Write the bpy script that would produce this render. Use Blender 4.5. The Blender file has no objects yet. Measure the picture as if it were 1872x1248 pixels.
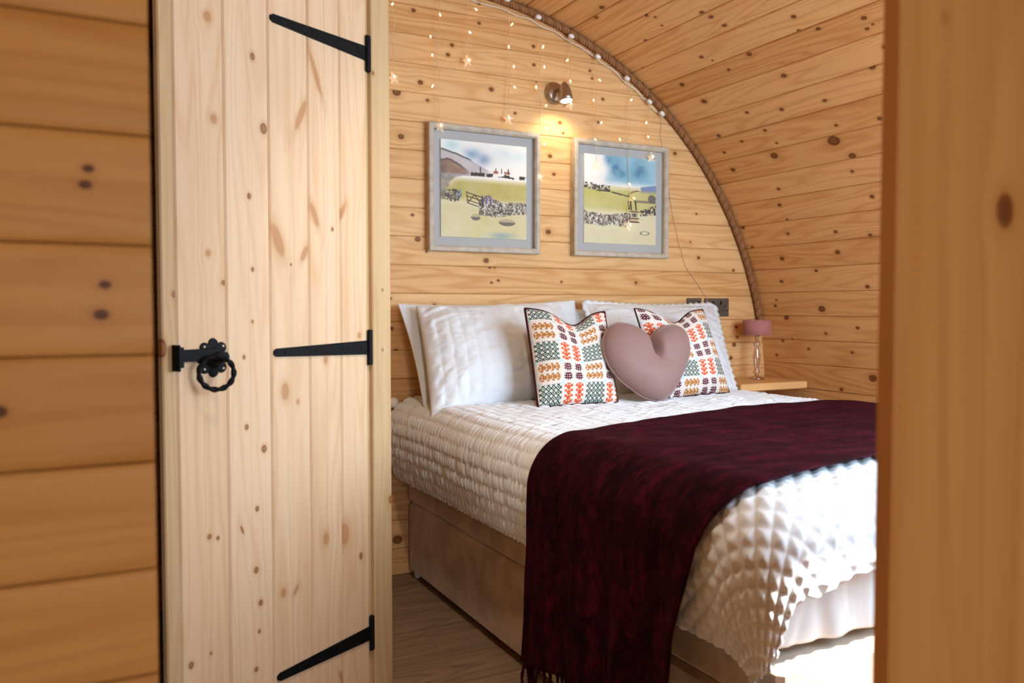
import bpy, math, random
import numpy as np
from mathutils import Matrix, Vector

random.seed(7)
rng = np.random.default_rng(11)
SC = bpy.context.scene
COL = SC.collection

# ------------------------------------------------------------------ camera
cam_d = bpy.data.cameras.new('camera')
cam_d.sensor_width = 36.0
cam_d.lens = 1516.0 / 1872.0 * 36.0
cam_d.clip_start = 0.02
cam = bpy.data.objects.new('camera', cam_d)
COL.objects.link(cam)
cam.location = (0, 0, 1.04)
cam.rotation_euler = (math.radians(90 - 2.266), 0, math.radians(-27.268))
cam_d.dof.use_dof = True
cam_d.dof.focus_distance = 2.75
cam_d.dof.aperture_fstop = 4.0
SC.camera = cam

# ------------------------------------------------------------------ sky, sun, daylight openings, exposure
W = bpy.data.worlds.new('sky')
SC.world = W
W.use_nodes = True
bg = W.node_tree.nodes['Background']
bg.inputs['Color'].default_value = (0.64, 0.82, 1.0, 1)
bg.inputs['Strength'].default_value = 17.5

sun_d = bpy.data.lights.new('sun', 'SUN')
sun_d.energy = 28.0
sun_d.angle = math.radians(0.6)
sun_d.color = (1.0, 0.96, 0.90)
sun = bpy.data.objects.new('sun', sun_d)
COL.objects.link(sun)
sun.location = (3, -3, 5)
SUN_DIR = Vector((-0.33, 0.38, -0.87))
sun.rotation_euler = SUN_DIR.to_track_quat('-Z', 'Y').to_euler()

WIN1 = (0.78, 1.30, 0.10, 1.10)      # side window in the vault: y0, y1, arc0, arc1
WIN2 = (1.42, 2.70, 0.72, 1.95)      # small window in the front wall: x0, x1, z0, z1
WIN3 = (-0.12, 0.58, 0.62, 1.62)      # lobby window behind the photographer: x0, x1, z0, z1
VX, VZ, VR = 1.288, .626, 1.683      # centre and radius of the barrel vault


def portal(name, w, h, loc, direction):
    d = bpy.data.lights.new(name, 'AREA')
    d.shape = 'RECTANGLE'
    d.size = w
    d.size_y = h
    d.cycles.is_portal = True
    o = bpy.data.objects.new(name, d)
    COL.objects.link(o)
    o.location = loc
    o.rotation_euler = Vector(direction).to_track_quat('-Z', 'Z').to_euler()


_am = (WIN1[2] + WIN1[3]) / 2 / VR
portal('daylight_side', WIN1[1] - WIN1[0], WIN1[3] - WIN1[2], (VX + (VR + .09) * math.cos(_am), (WIN1[0] + WIN1[1]) / 2, VZ + (VR + .09) * math.sin(_am)), (-math.cos(_am), 0, -math.sin(_am)))
portal('daylight_front', WIN2[1] - WIN2[0], WIN2[3] - WIN2[2], ((WIN2[0] + WIN2[1]) / 2, .46, (WIN2[2] + WIN2[3]) / 2), (0, 1, 0))
portal('daylight_rear', WIN3[1] - WIN3[0], WIN3[3] - WIN3[2], ((WIN3[0] + WIN3[1]) / 2, -1.42, (WIN3[2] + WIN3[3]) / 2), (0, 1, 0))

vs = SC.view_settings
vs.view_transform = 'Standard'
vs.look = 'None'
vs.gamma = 1.0
vs.use_curve_mapping = False
vs.exposure = -0.06

# ------------------------------------------------------------------ helpers


def lin(r, g, b):
    f = lambda c: ((c / 255 + 0.055) / 1.055) ** 2.4 if c / 255 > 0.04045 else c / 255 / 12.92
    return (f(r), f(g), f(b), 1.0)


def link(o, parent=None):
    COL.objects.link(o)
    if parent is not None:
        o.parent = parent
    return o


def tag(o, label=None, cat=None, group=None, kind=None):
    if label: o['label'] = label
    if cat: o['category'] = cat
    if group: o['group'] = group
    if kind: o['kind'] = kind
    return o


def empty(name, loc=(0, 0, 0)):
    o = bpy.data.objects.new(name, None)
    o.empty_display_size = 0.05
    o.location = loc
    return link(o)


def frame_matrix(ax, ay, az, origin):
    m = Matrix.Identity(4)
    for i, a in enumerate((ax, ay, az)):
        for k in range(3):
            m[k][i] = a[k]
    for k in range(3):
        m[k][3] = origin[k]
    return m


class Geo:
    """collects shapes for one mesh object"""

    def __init__(self):
        self.v, self.f, self.mi = [], [], []

    def add(self, verts, faces, M=None, mi=0):
        b = len(self.v)
        for p in verts:
            p = Vector(p)
            if M is not None: p = M @ p
            self.v.append(tuple(p))
        for f in faces:
            self.f.append([i + b for i in f])
            self.mi.append(mi)
        return self

    def box(self, x0, x1, y0, y1, z0, z1, M=None, mi=0, bev=0.0):
        if bev <= 0:
            v = [(x, y, z) for x in (x0, x1) for y in (y0, y1) for z in (z0, z1)]
            f = [(0, 1, 3, 2), (4, 6, 7, 5), (0, 4, 5, 1), (2, 3, 7, 6), (0, 2, 6, 4), (1, 5, 7, 3)]
            return self.add(v, f, M, mi)
        b = min(bev, (x1 - x0) * .45, (y1 - y0) * .45, (z1 - z0) * .45)
        ring = [(x0 + b, y0), (x1 - b, y0), (x1, y0 + b), (x1, y1 - b), (x1 - b, y1), (x0 + b, y1), (x0, y1 - b), (x0, y0 + b)]
        cx, cy = (x0 + x1) / 2, (y0 + y1) / 2
        ins = [(min(max(x, x0 + b), x1 - b), min(max(y, y0 + b), y1 - b)) for x, y in ring]
        v = [(x, y, z0) for x, y in ins] + [(x, y, z0 + b) for x, y in ring] + [(x, y, z1 - b) for x, y in ring] + [(x, y, z1) for x, y in ins]
        f = [tuple(reversed(range(8))), tuple(range(24, 32))]
        for k in range(3):
            for i in range(8):
                j = (i + 1) % 8
                f.append((k * 8 + i, k * 8 + j, k * 8 + 8 + j, k * 8 + 8 + i))
        return self.add(v, f, M, mi)

    def prism(self, poly, x0, x1, M=None, mi=0):
        """poly = list of (y, z), counter-clockwise seen from +x; extruded along x"""
        n = len(poly)
        v = [(x0, y, z) for y, z in poly] + [(x1, y, z) for y, z in poly]
        f = [tuple(reversed(range(n))), tuple(range(n, 2 * n))]
        f += [(i, (i + 1) % n, n + (i + 1) % n, n + i) for i in range(n)]
        return self.add(v, f, M, mi)

    def tube(self, pts, r, seg=6, closed=False, mi=0, caps=True):
        P = np.asarray(pts, float)
        n = len(P)
        rr = np.full(n, r) if np.isscalar(r) else np.asarray(r, float)
        T = np.roll(P, -1, 0) - np.roll(P, 1, 0) if closed else np.gradient(P, axis=0)
        T /= np.linalg.norm(T, axis=1)[:, None] + 1e-12
        up = np.array([0, 0, 1.0]) if abs(T[0][2]) < .9 else np.array([1.0, 0, 0])
        N = np.zeros_like(P)
        a = up - T[0] * (up @ T[0])
        N[0] = a / np.linalg.norm(a)
        for i in range(1, n):
            a = N[i - 1] - T[i] * (N[i - 1] @ T[i])
            N[i] = a / (np.linalg.norm(a) + 1e-12)
        B = np.cross(T, N)
        ang = np.linspace(0, 2 * math.pi, seg, endpoint=False)
        V = P[:, None, :] + rr[:, None, None] * (np.cos(ang)[None, :, None] * N[:, None, :] + np.sin(ang)[None, :, None] * B[:, None, :])
        f = []
        for i in range(n if closed else n - 1):
            i2 = (i + 1) % n
            for k in range(seg):
                k2 = (k + 1) % seg
                f.append((i * seg + k, i * seg + k2, i2 * seg + k2, i2 * seg + k))
        if caps and not closed:
            f.append(tuple(reversed(range(seg))))
            f.append(tuple(range((n - 1) * seg, n * seg)))
        return self.add(V.reshape(-1, 3).tolist(), f, None, mi)

    def lathe(self, prof, seg=24, M=None, mi=0):
        """prof = list of (radius, z)"""
        v, f = [], []
        for r, z in prof:
            for k in range(seg):
                a = 2 * math.pi * k / seg
                v.append((r * math.cos(a), r * math.sin(a), z))
        n = len(prof)
        for i in range(n - 1):
            for k in range(seg):
                k2 = (k + 1) % seg
                f.append((i * seg + k, i * seg + k2, (i + 1) * seg + k2, (i + 1) * seg + k))
        f.append(tuple(reversed(range(seg))))
        f.append(tuple(range((n - 1) * seg, n * seg)))
        return self.add(v, f, M, mi)

    def mesh(self, name, mats, smooth=False):
        me = bpy.data.meshes.new(name)
        me.from_pydata(self.v, [], self.f)
        for m in (mats if isinstance(mats, (list, tuple)) else [mats]):
            me.materials.append(m)
        me.polygons.foreach_set('material_index', self.mi)
        if smooth: me.polygons.foreach_set('use_smooth', [True] * len(me.polygons))
        me.update()
        return me

    def build(self, name, mats, parent=None, smooth=False, M=None):
        o = bpy.data.objects.new(name, self.mesh(name, mats, smooth))
        link(o, parent)
        if M is not None: o.matrix_local = M
        return o


def grid_obj(name, P, mats, parent=None, smooth=True, flip=False, color=None):
    n, m = P.shape[:2]
    idx = np.arange(n * m).reshape(n, m)
    q = np.stack([idx[:-1, :-1], idx[1:, :-1], idx[1:, 1:], idx[:-1, 1:]], -1).reshape(-1, 4)
    if flip: q = q[:, ::-1]
    return raw_obj(name, P.reshape(-1, 3), q, mats, parent, smooth, color)


def raw_obj(name, V, Q, mats, parent=None, smooth=True, color=None, mi=None):
    me = bpy.data.meshes.new(name)
    me.from_pydata(np.asarray(V).tolist(), [], np.asarray(Q).tolist())
    for mt in (mats if isinstance(mats, (list, tuple)) else [mats]):
        me.materials.append(mt)
    if smooth: me.polygons.foreach_set('use_smooth', [True] * len(me.polygons))
    if mi is not None: me.polygons.foreach_set('material_index', np.asarray(mi, dtype=np.int32))
    if color is not None:
        at = me.color_attributes.new('print', 'FLOAT_COLOR', 'POINT')
        c = np.ones((len(me.vertices), 4), np.float32)
        c[:, :3] = color
        at.data.foreach_set('color', c.ravel())
    me.update()
    o = bpy.data.objects.new(name, me)
    return link(o, parent)


def hash2(i, j, s=0):
    h = np.sin(i * 127.1 + j * 311.7 + s * 74.7) * 43758.5453
    return h - np.floor(h)


def vnoise(x, y, s=0):
    """smooth value noise, arrays in, 0..1 out"""
    x, y = np.asarray(x, float), np.asarray(y, float)
    i, j = np.floor(x), np.floor(y)
    u, v = x - i, y - j
    u, v = u * u * (3 - 2 * u), v * v * (3 - 2 * v)
    return (hash2(i, j, s) * (1 - u) + hash2(i + 1, j, s) * u) * (1 - v) + (hash2(i, j + 1, s) * (1 - u) + hash2(i + 1, j + 1, s) * u) * v


def fbm(x, y, s=0, o=4):
    a, t, w = 0, 0, 1.0
    for k in range(o):
        a = a + vnoise(x * 2 ** k, y * 2 ** k, s + k * 5) * w
        t += w
        w *= .5
    return a / t


def sstep(a, b, x):
    t = np.clip((x - a) / (b - a), 0, 1)
    return t * t * (3 - 2 * t)


# ------------------------------------------------------------------ materials
class NT:
    def __init__(self, name):
        self.m = bpy.data.materials.new(name)
        self.m.use_nodes = True
        self.t = self.m.node_tree
        self.b = self.t.nodes['Principled BSDF']
        self.out = self.t.nodes['Material Output']

    def n(self, typ, **kw):
        nd = self.t.nodes.new(typ)
        for k, v in kw.items(): setattr(nd, k, v)
        return nd

    def l(self, a, b): self.t.links.new(a, b)

    def put(self, sock, val):
        if hasattr(val, 'is_linked') or hasattr(val, 'links'): self.l(val, sock)
        else: sock.default_value = val

    def math(self, op, a, b=None, c=None, clamp=False):
        nd = self.n('ShaderNodeMath', operation=op, use_clamp=clamp)
        self.put(nd.inputs[0], a)
        if b is not None: self.put(nd.inputs[1], b)
        if c is not None: self.put(nd.inputs[2], c)
        return nd.outputs[0]

    def vmath(self, op, a, b=None):
        nd = self.n('ShaderNodeVectorMath', operation=op)
        self.put(nd.inputs[0], a)
        if b is not None: self.put(nd.inputs[1], b)
        return nd.outputs['Value'] if op == 'LENGTH' else nd.outputs['Vector']

    def mix(self, fac, a, b, blend='MIX'):
        nd = self.n('ShaderNodeMix', data_type='RGBA', blend_type=blend)
        self.put(nd.inputs[0], fac)
        self.put(nd.inputs[6], a)
        self.put(nd.inputs[7], b)
        return nd.outputs[2]

    def ramp(self, fac, stops, interp='LINEAR'):
        nd = self.n('ShaderNodeMapRange', interpolation_type='SMOOTHSTEP') if False else self.n('ShaderNodeValToRGB')
        nd.color_ramp.interpolation = interp
        el = nd.color_ramp.elements
        while len(el) > 1: el.remove(el[-1])
        el[0].position, el[0].color = stops[0]
        for p, c in stops[1:]:
            e = el.new(p)
            e.color = c
        self.put(nd.inputs[0], fac)
        return nd.outputs[0]

    def rng(self, v, a, b, c=0.0, d=1.0):
        nd = self.n('ShaderNodeMapRange', interpolation_type='SMOOTHSTEP')
        self.put(nd.inputs[0], v)
        for i, x in enumerate((a, b, c, d)): nd.inputs[i + 1].default_value = x
        return nd.outputs[0]

    def noise(self, vec, scale, detail=2.0, rough=.5, dist=0.0):
        nd = self.n('ShaderNodeTexNoise')
        self.put(nd.inputs['Vector'], vec)
        nd.inputs['Scale'].default_value = scale
        nd.inputs['Detail'].default_value = detail
        nd.inputs['Roughness'].default_value = rough
        nd.inputs['Distortion'].default_value = dist
        return nd.outputs[0]

    def bump(self, h, strength, dist=.01):
        nd = self.n('ShaderNodeBump')
        nd.inputs['Strength'].default_value = strength
        nd.inputs['Distance'].default_value = dist
        self.put(nd.inputs['Height'], h)
        self.l(nd.outputs[0], self.b.inputs['Normal'])


def wood(name, light, dark, knot_core, knot_edge, slots, rough=.45, ring=.5, vary=.5, freq=1.0, slant=False):
    """pine: grain along local x; knots from the board's own properties k0, k1 ... = (along, across, radius, aspect)"""
    T = NT(name)
    tc = T.n('ShaderNodeTexCoord').outputs['Object']
    info = T.n('ShaderNodeObjectInfo').outputs['Random']
    sep = T.n('ShaderNodeSeparateXYZ')
    T.l(tc, sep.inputs[0])
    u, v, w = sep.outputs
    mask = None
    warp = None
    dmin = None
    pale = None
    for i in range(slots):
        a = T.n('ShaderNodeAttribute', attribute_type='OBJECT', attribute_name='k%d' % i)
        s2 = T.n('ShaderNodeSeparateXYZ')
        T.l(a.outputs['Vector'], s2.inputs[0])
        r = T.math('MAXIMUM', T.math('ABSOLUTE', s2.outputs[2]), 1e-5)
        al = a.outputs['Alpha']
        du0 = T.math('SUBTRACT', u, s2.outputs[0])
        du = T.math('DIVIDE', du0, T.math('MULTIPLY', r, T.math('MAXIMUM', T.math('ABSOLUTE', al), .3)))
        if slant:
            kk = T.math('SUBTRACT', T.math('MULTIPLY', T.math('GREATER_THAN', al, 2.0), .38), T.math('MULTIPLY', T.math('LESS_THAN', al, 0.0), .45))
            dv = T.math('DIVIDE', T.math('SUBTRACT', T.math('SUBTRACT', v, s2.outputs[1]), T.math('MULTIPLY', du0, kk)), r)
        else:
            dv = T.math('DIVIDE', T.math('SUBTRACT', v, s2.outputs[1]), r)
        d2 = T.math('ADD', T.math('MULTIPLY', du, du), T.math('MULTIPLY', dv, dv))
        tone = T.math('MULTIPLY_ADD', T.math('SIGN', s2.outputs[2]), .20, .80)
        mk = T.math('MULTIPLY', T.rng(d2, 1.5, .7), tone)
        g = T.math('DIVIDE', T.math('MULTIPLY', dv, r), T.math('MULTIPLY_ADD', T.math('MULTIPLY', d2, d2), .012, 1.0))
        pk = T.math('MULTIPLY', mk, T.math('LESS_THAN', s2.outputs[2], 0.0))
        pale = pk if pale is None else T.math('MAXIMUM', pale, pk)
        mask = mk if mask is None else T.math('MAXIMUM', mask, mk)
        dmin = d2 if dmin is None else T.math('MINIMUM', dmin, d2)
        warp = g if warp is None else T.math('ADD', warp, g)
    if slots:
        v2 = T.math('SUBTRACT', v, T.math('MULTIPLY', warp, .55))
    else:
        v2 = v
    off = T.math('MULTIPLY', info, 37.0)
    cA = T.n('ShaderNodeCombineXYZ')
    T.put(cA.inputs[0], T.math('ADD', T.math('MULTIPLY', u, .9 * freq), off))
    T.put(cA.inputs[1], T.math('MULTIPLY', v2, 11.0 * freq))
    T.put(cA.inputs[2], off)
    n1 = T.noise(cA.outputs[0], 1.0, 1.5, .45, .15)
    rings = T.math('MULTIPLY_ADD', T.math('SINE', T.math('MULTIPLY', n1, 64.0)), .5, .5)
    rings = T.math('POWER', rings, 2.2)
    cB = T.n('ShaderNodeCombineXYZ')
    T.put(cB.inputs[0], T.math('ADD', T.math('MULTIPLY', u, 7.0), off))
    T.put(cB.inputs[1], T.math('MULTIPLY', v2, 420.0))
    fibre = T.noise(cB.outputs[0], 1.0, 3.0, .6)
    cC = T.n('ShaderNodeCombineXYZ')
    T.put(cC.inputs[0], T.math('ADD', T.math('MULTIPLY', u, .7), off))
    T.put(cC.inputs[1], T.math('MULTIPLY', v2, 30.0))
    broad = T.noise(cC.outputs[0], 1.0, 2.0, .5)
    f = T.math('MULTIPLY', rings, ring)
    f = T.math('MULTIPLY_ADD', T.math('SUBTRACT', broad, .5), .9, f)
    f = T.math('MULTIPLY_ADD', T.math('SUBTRACT', fibre, .5), .55, f)
    f = T.math('MULTIPLY_ADD', T.math('SUBTRACT', info, .5), vary, f)
    f = T.math('ADD', f, .18, clamp=True)
    col = T.mix(f, light, dark)
    if slots:
        halo = T.math('DIVIDE', 1.0, T.math('MULTIPLY_ADD', dmin, .55, 1.0))
        halo = T.math('MULTIPLY', T.rng(halo, .12, .75), .5)
        col = T.mix(halo, col, (dark[0] * .8, dark[1] * .7, dark[2] * .55, 1))
        kc = T.mix(T.rng(dmin, .25, .85), knot_core, knot_edge)
        kc = T.mix(T.math('GREATER_THAN', pale, .02), kc, lin(162, 100, 50))
        wob = T.math('MULTIPLY', fibre, .35)
        col = T.mix(T.math('SUBTRACT', mask, wob, clamp=True), col, kc)
    T.l(col, T.b.inputs['Base Color'])
    T.put(T.b.inputs['Roughness'], T.math('MULTIPLY_ADD', fibre, .15, rough - .07))
    T.b.inputs['Specular IOR Level'].default_value = .08
    T.bump(T.math('ADD', T.math('MULTIPLY', fibre, .5), rings), .05, .003)
    return T.m


def plain(name, col, rough=.5, metal=0.0, spec=.5, sheen=0.0, bump=None, var=None, sheen_tint=None):
    T = NT(name)
    T.b.inputs['Base Color'].default_value = col
    T.b.inputs['Roughness'].default_value = rough
    T.b.inputs['Metallic'].default_value = metal
    T.b.inputs['Specular IOR Level'].default_value = spec
    if sheen:
        T.b.inputs['Sheen Weight'].default_value = sheen
        T.b.inputs['Sheen Roughness'].default_value = .35
        if sheen_tint: T.b.inputs['Sheen Tint'].default_value = sheen_tint
    tc = T.n('ShaderNodeTexCoord').outputs['Object']
    if var:
        s, amt, col2 = var
        nz = T.noise(tc, s, 4.0, .6)
        T.l(T.mix(T.rng(nz, .5 - amt, .5 + amt), col, col2), T.b.inputs['Base Color'])
    if bump:
        s, st = bump
        T.bump(T.noise(tc, s, 3.0, .6), st, .004)
    return T.m


def printed(name, rough=.85, sheen=0.0, weave=None):
    T = NT(name)
    a = T.n('ShaderNodeAttribute', attribute_type='GEOMETRY', attribute_name='print')
    T.l(a.outputs['Color'], T.b.inputs['Base Color'])
    T.b.inputs['Roughness'].default_value = rough
    T.b.inputs['Specular IOR Level'].default_value = .2
    T.b.inputs['Sheen Weight'].default_value = sheen
    if weave:
        T.bump(T.noise(T.n('ShaderNodeTexCoord').outputs['Object'], weave, 2.0), .15, .002)
    return T.m


def glow(name, col, strength):
    T = NT(name)
    T.b.inputs['Base Color'].default_value = col
    T.b.inputs['Emission Color'].default_value = col
    T.b.inputs['Emission Strength'].default_value = strength
    return T.m


def velvet_throw(name):
    T = NT(name)
    tc = T.n('ShaderNodeTexCoord').outputs['Object']
    mp = T.n('ShaderNodeMapping')
    T.l(tc, mp.inputs[0])
    mp.inputs['Scale'].default_value = (2.4, 7.5, 2.4)
    n1 = T.noise(mp.outputs[0], 2.2, 6.0, .68, 1.2)
    n2 = T.noise(tc, 26.0, 4.0, .7, .6)
    f = T.math('MULTIPLY_ADD', T.math('SUBTRACT', n2, .5), .8, n1)
    col = T.ramp(f, [(0.36, lin(25, 4, 10)), (0.52, lin(39, 6, 16)), (0.72, lin(62, 10, 27))])
    T.l(col, T.b.inputs['Base Color'])
    T.b.inputs['Roughness'].default_value = .8
    T.b.inputs['Specular IOR Level'].default_value = .04
    T.b.inputs['Sheen Weight'].default_value = .03
    T.b.inputs['Sheen Roughness'].default_value = .3
    T.b.inputs['Sheen Tint'].default_value = lin(200, 60, 95)
    T.bump(f, .5, .006)
    return T.m


def glassy(name, tint=(1, 1, 1, 1), refl=.12, rough=.03, body=0.0, lit=0.0):
    T = NT(name)
    tr = T.n('ShaderNodeBsdfTransparent')
    tr.inputs[0].default_value = tint
    gl = T.n('ShaderNodeBsdfGlossy')
    gl.inputs['Roughness'].default_value = rough
    mx = T.n('ShaderNodeMixShader')
    mx.inputs[0].default_value = refl
    T.l(tr.outputs[0], mx.inputs[1])
    T.l(gl.outputs[0], mx.inputs[2])
    last = mx.outputs[0]
    if body:
        df = T.n('ShaderNodeBsdfTranslucent')
        df.inputs[0].default_value = tint
        m2 = T.n('ShaderNodeMixShader')
        m2.inputs[0].default_value = body
        T.l(last, m2.inputs[1])
        T.l(df.outputs[0], m2.inputs[2])
        last = m2.outputs[0]
    if lit:
        em = T.n('ShaderNodeEmission')
        em.inputs[0].default_value = (1.0, .86, .66, 1)
        em.inputs[1].default_value = lit
        ad = T.n('ShaderNodeAddShader')
        T.l(last, ad.inputs[0])
        T.l(em.outputs[0], ad.inputs[1])
        last = ad.outputs[0]
    T.l(last, T.out.inputs['Surface'])
    return T.m


KNOT_C, KNOT_E = lin(110, 60, 28), lin(48, 23, 12)
M_WALL = wood('pine_wall', lin(227, 183, 129), lin(197, 141, 83), KNOT_C, KNOT_E, 6, .42, .42, .45)
M_VAULT = wood('pine_vault', lin(223, 174, 117), lin(193, 132, 74), KNOT_C, KNOT_E, 7, .4, .42, .5)
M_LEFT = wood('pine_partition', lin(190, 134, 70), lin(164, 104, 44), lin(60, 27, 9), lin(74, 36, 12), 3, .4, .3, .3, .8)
M_DOOR = wood('pine_door', lin(219, 191, 159), lin(200, 158, 115), lin(150, 96, 58), lin(84, 48, 28), 15, .5, .3, .25, slant=True)
M_JAMB = wood('pine_jamb', lin(194, 166, 126), lin(176, 138, 94), lin(150, 96, 58), lin(90, 50, 28), 4, .5, .3, .2)
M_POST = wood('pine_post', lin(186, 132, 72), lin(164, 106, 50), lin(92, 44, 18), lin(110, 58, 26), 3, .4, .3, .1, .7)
M_SHELFWOOD = wood('pine_shelf', lin(236, 188, 128), lin(204, 146, 84), KNOT_C, KNOT_E, 1, .4, .4, .2)
M_FLOOR = wood('oak_laminate', lin(146, 122, 100), lin(106, 86, 70), lin(90, 64, 44), lin(80, 56, 38), 1, .45, .45, .25)
M_BLACK = plain('black_iron', lin(9, 10, 11), .6, 0, .15)
M_ROPE = plain('jute_rope', lin(166, 118, 78), .85, 0, .15, bump=(500, .2), var=(30, .5, lin(140, 96, 60)))
M_ROPESHADE = plain('jute_rope_shaded', lin(136, 93, 60), .85, 0, .15, bump=(500, .2))  # darker strand colour paints in the shading of the rope's twist
M_LINEN = plain('white_cotton', lin(214, 218, 223), .85, 0, .2, sheen=.15)
M_SHEET = plain('white_sheet', lin(224, 225, 227), .8, 0, .2, bump=(30, .15))
M_THROW = velvet_throw('burgundy_velvet')
M_TASSEL = plain('burgundy_yarn', lin(42, 8, 18), .9, 0, .1)
M_DIVAN = plain('taupe_velvet', lin(192, 174, 156), .75, 0, .2, sheen=.25, var=(9, .12, lin(172, 154, 136)))
M_MAUVE = plain('mauve_velvet', lin(140, 110, 104), .55, 0, .2, sheen=.6, sheen_tint=lin(235, 215, 215), bump=(12, .15))
M_MAROON = plain('maroon_backing', lin(58, 16, 24), .8, 0, .15, sheen=.2)
M_TAPESTRY = printed('woven_tapestry', .85, .1, 900)
M_PRINT = printed('watercolour_print', .6)
M_FRAME = plain('limewashed_frame', lin(198, 187, 170), .6, 0, .3, bump=(120, .06), var=(25, .2, lin(174, 160, 140)))
M_MOUNT = plain('grey_mount', lin(174, 172, 169), .8, 0, .2)
M_PAPER = plain('paper_edge', lin(230, 226, 218), .8)
M_NICKEL = plain('brushed_nickel', lin(176, 160, 144), .3, .9, .5)
M_SOCKET = plain('black_nickel', lin(98, 86, 76), .4, .3, .5)
M_SOCKETBLACK = plain('socket_insert', lin(12, 11, 11), .5)
M_WHITEPL = plain('white_plastic', lin(232, 230, 226), .4)
M_WIRE = plain('clear_wire', lin(214, 188, 152), .4)
M_STAR = glassy('clear_acrylic_glow', (1, .96, .9, 1), .14, .08, .35, .16)  # slight emission stands in for the LED's light inside the star
M_LED = glow('led_warm', (1.0, .58, .22, 1), 9.0)
M_BULB = glow('bulb_lens', (1.0, .86, .66, 1), 5.0)
M_PANE = glassy('window_pane', (1, 1, 1, 1), 0.04, .01)
M_GLASS = glassy('lamp_glass', (.92, .84, .78, 1), .22, .05, .12)
M_UPVC = plain('window_frame_paint', lin(60, 62, 64), .4)
M_SHADE = plain('pink_shade', lin(176, 116, 112), .8, 0, .2, sheen=.4)
M_DARK = plain('shadow_gap', lin(40, 26, 16), .9)


def set_knots(o, ks, n):
    for i in range(n):
        if i < len(ks):
            k = list(ks[i]) + [1.25] * (4 - len(ks[i]))
        else:
            k = [90.0, 90.0, .0001, 1.0]
        o['k%d' % i] = [float(x) for x in k]


def vboard(w, t, c):
    """v-jointed board section, face at z=0, body behind"""
    h = w / 2 - .0004
    return [(-h, -t), (h, -t), (h, -c), (h - c, 0), (-h + c, 0), (-h, -c)]


def roundboard(w, t, e, d):
    """board with softly rounded long edges (e wide, d deep)"""
    h = w / 2 - .0006
    p = [(-h, -t), (h, -t)]
    for k in range(5):
        a = math.pi / 2 * k / 4
        p.append((h - e + e * math.cos(a), -d + d * math.sin(a)))
    for k in range(5):
        a = math.pi / 2 * (1 - k / 4)
        p.append((-h + e - e * math.cos(a), -d + d * math.sin(a)))
    return p


# ------------------------------------------------------------------ measured places of knots and lights
KB=[(1.146,2.186,.009),(1.424,2.259,.008),(1.424,2.180,.008),(1.306,2.077,.009),(1.289,2.037,.009),(1.173,1.915,.011),(1.478,1.925,.011),(1.672,2.124,.008),(1.674,2.049,.008),(1.687,1.982,.006),(1.570,2.268,.006),(1.093,1.700,.012),(1.799,1.824,.009),(1.816,1.782,.006),(1.586,1.841,.007),(1.948,2.060,.007),(1.960,2.029,.006),(2.015,1.947,.008),(1.990,1.846,.008),(1.752,1.680,.010),(1.771,1.606,.008),(2.408,1.747,.010),(2.373,1.542,.007),(1.076,1.867,.017),(1.202,1.850,.007),(1.182,1.821,.007),(1.154,1.802,.004),(1.200,1.816,.004),(1.138,1.403,.007),(2.254,1.831,.005),(1.159,1.310,.012),(1.454,1.235,.012),(1.470,1.208,.007),(1.492,1.209,.006),(1.744,1.363,.012),(1.509,1.155,.007),(1.478,1.146,.006),(1.809,1.154,.006),(2.196,1.156,.008),(2.463,1.168,.007),(2.551,1.278,.008),(2.502,1.349,.005),(2.536,1.480,.006),(1.228,1.052,.010),(1.044,1.079,.008),(1.195,1.262,.005),(2.785,.951,.009),(2.793,.903,.008),(2.773,.867,.012),(2.753,.804,.011),(2.551,1.277,.009),(2.764,1.223,.008),(2.462,1.166,.007),(2.624,1.161,.007),(1.070,.140,.020),(1.068,.879,.008),(1.051,.964,.007)]
KV=[(2.422,1.826,.009),(2.406,1.768,.009),(2.439,1.860,.007),(2.645,1.886,.005),(2.134,1.689,.009),(2.087,1.608,.008),(2.158,1.629,.007),(1.914,1.585,.009),(1.929,1.543,.007),(1.901,1.552,.005),(1.909,1.457,.011),(1.999,1.398,.011),(2.626,1.679,.008),(2.592,1.645,.005),(2.417,1.612,.011),(2.558,1.580,.007),(2.835,1.591,.011),(2.730,1.550,.009),(2.796,1.477,.011),(2.348,1.475,.011),(2.251,1.324,.008),(2.458,1.337,.009),(2.628,1.368,.008),(2.855,1.298,.010),(2.599,1.266,.008),(2.751,1.244,.007),(2.884,1.213,.008),(2.626,1.144,.016),(2.310,1.151,.024),(2.262,1.073,.014),(2.293,1.009,.007),(2.264,1.212,.007),(2.077,1.197,.009),(2.578,1.198,.006),(2.892,1.120,.011),(2.691,.989,.008),(2.724,.914,.009),(2.250,.892,.009),(2.714,.842,.006),(2.738,.775,.008),(2.479,.761,.008),(2.317,.732,.008),(2.998,.828,.009),(2.818,.660,.011),(2.500,.670,.011),(2.982,.728,.007),(2.858,.550,.009),(2.641,.593,.008),(2.391,.513,.009),(2.930,.432,.008),(2.653,.417,.016),(2.916,.461,.006),(2.872,.375,.012),(2.650,.305,.007),(2.474,.334,.008),(2.759,.230,.007),(2.516,.225,.007),(2.960,.191,.007),(2.416,.119,.017),(2.583,.057,.009),(2.914,.263,.007),(2.855,.272,.005),(2.775,2.095,.011),(2.857,2.066,.009),(2.655,1.959,.007),(2.630,1.935,.006),(2.787,1.855,.009),(2.625,1.679,.009),(2.838,1.591,.012),(2.734,1.551,.010),(2.944,1.738,.007),(2.437,1.860,.010),(2.645,1.887,.005),(2.800,1.480,.011),(3.031,1.666,.006),(3.033,1.594,.006)]
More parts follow.
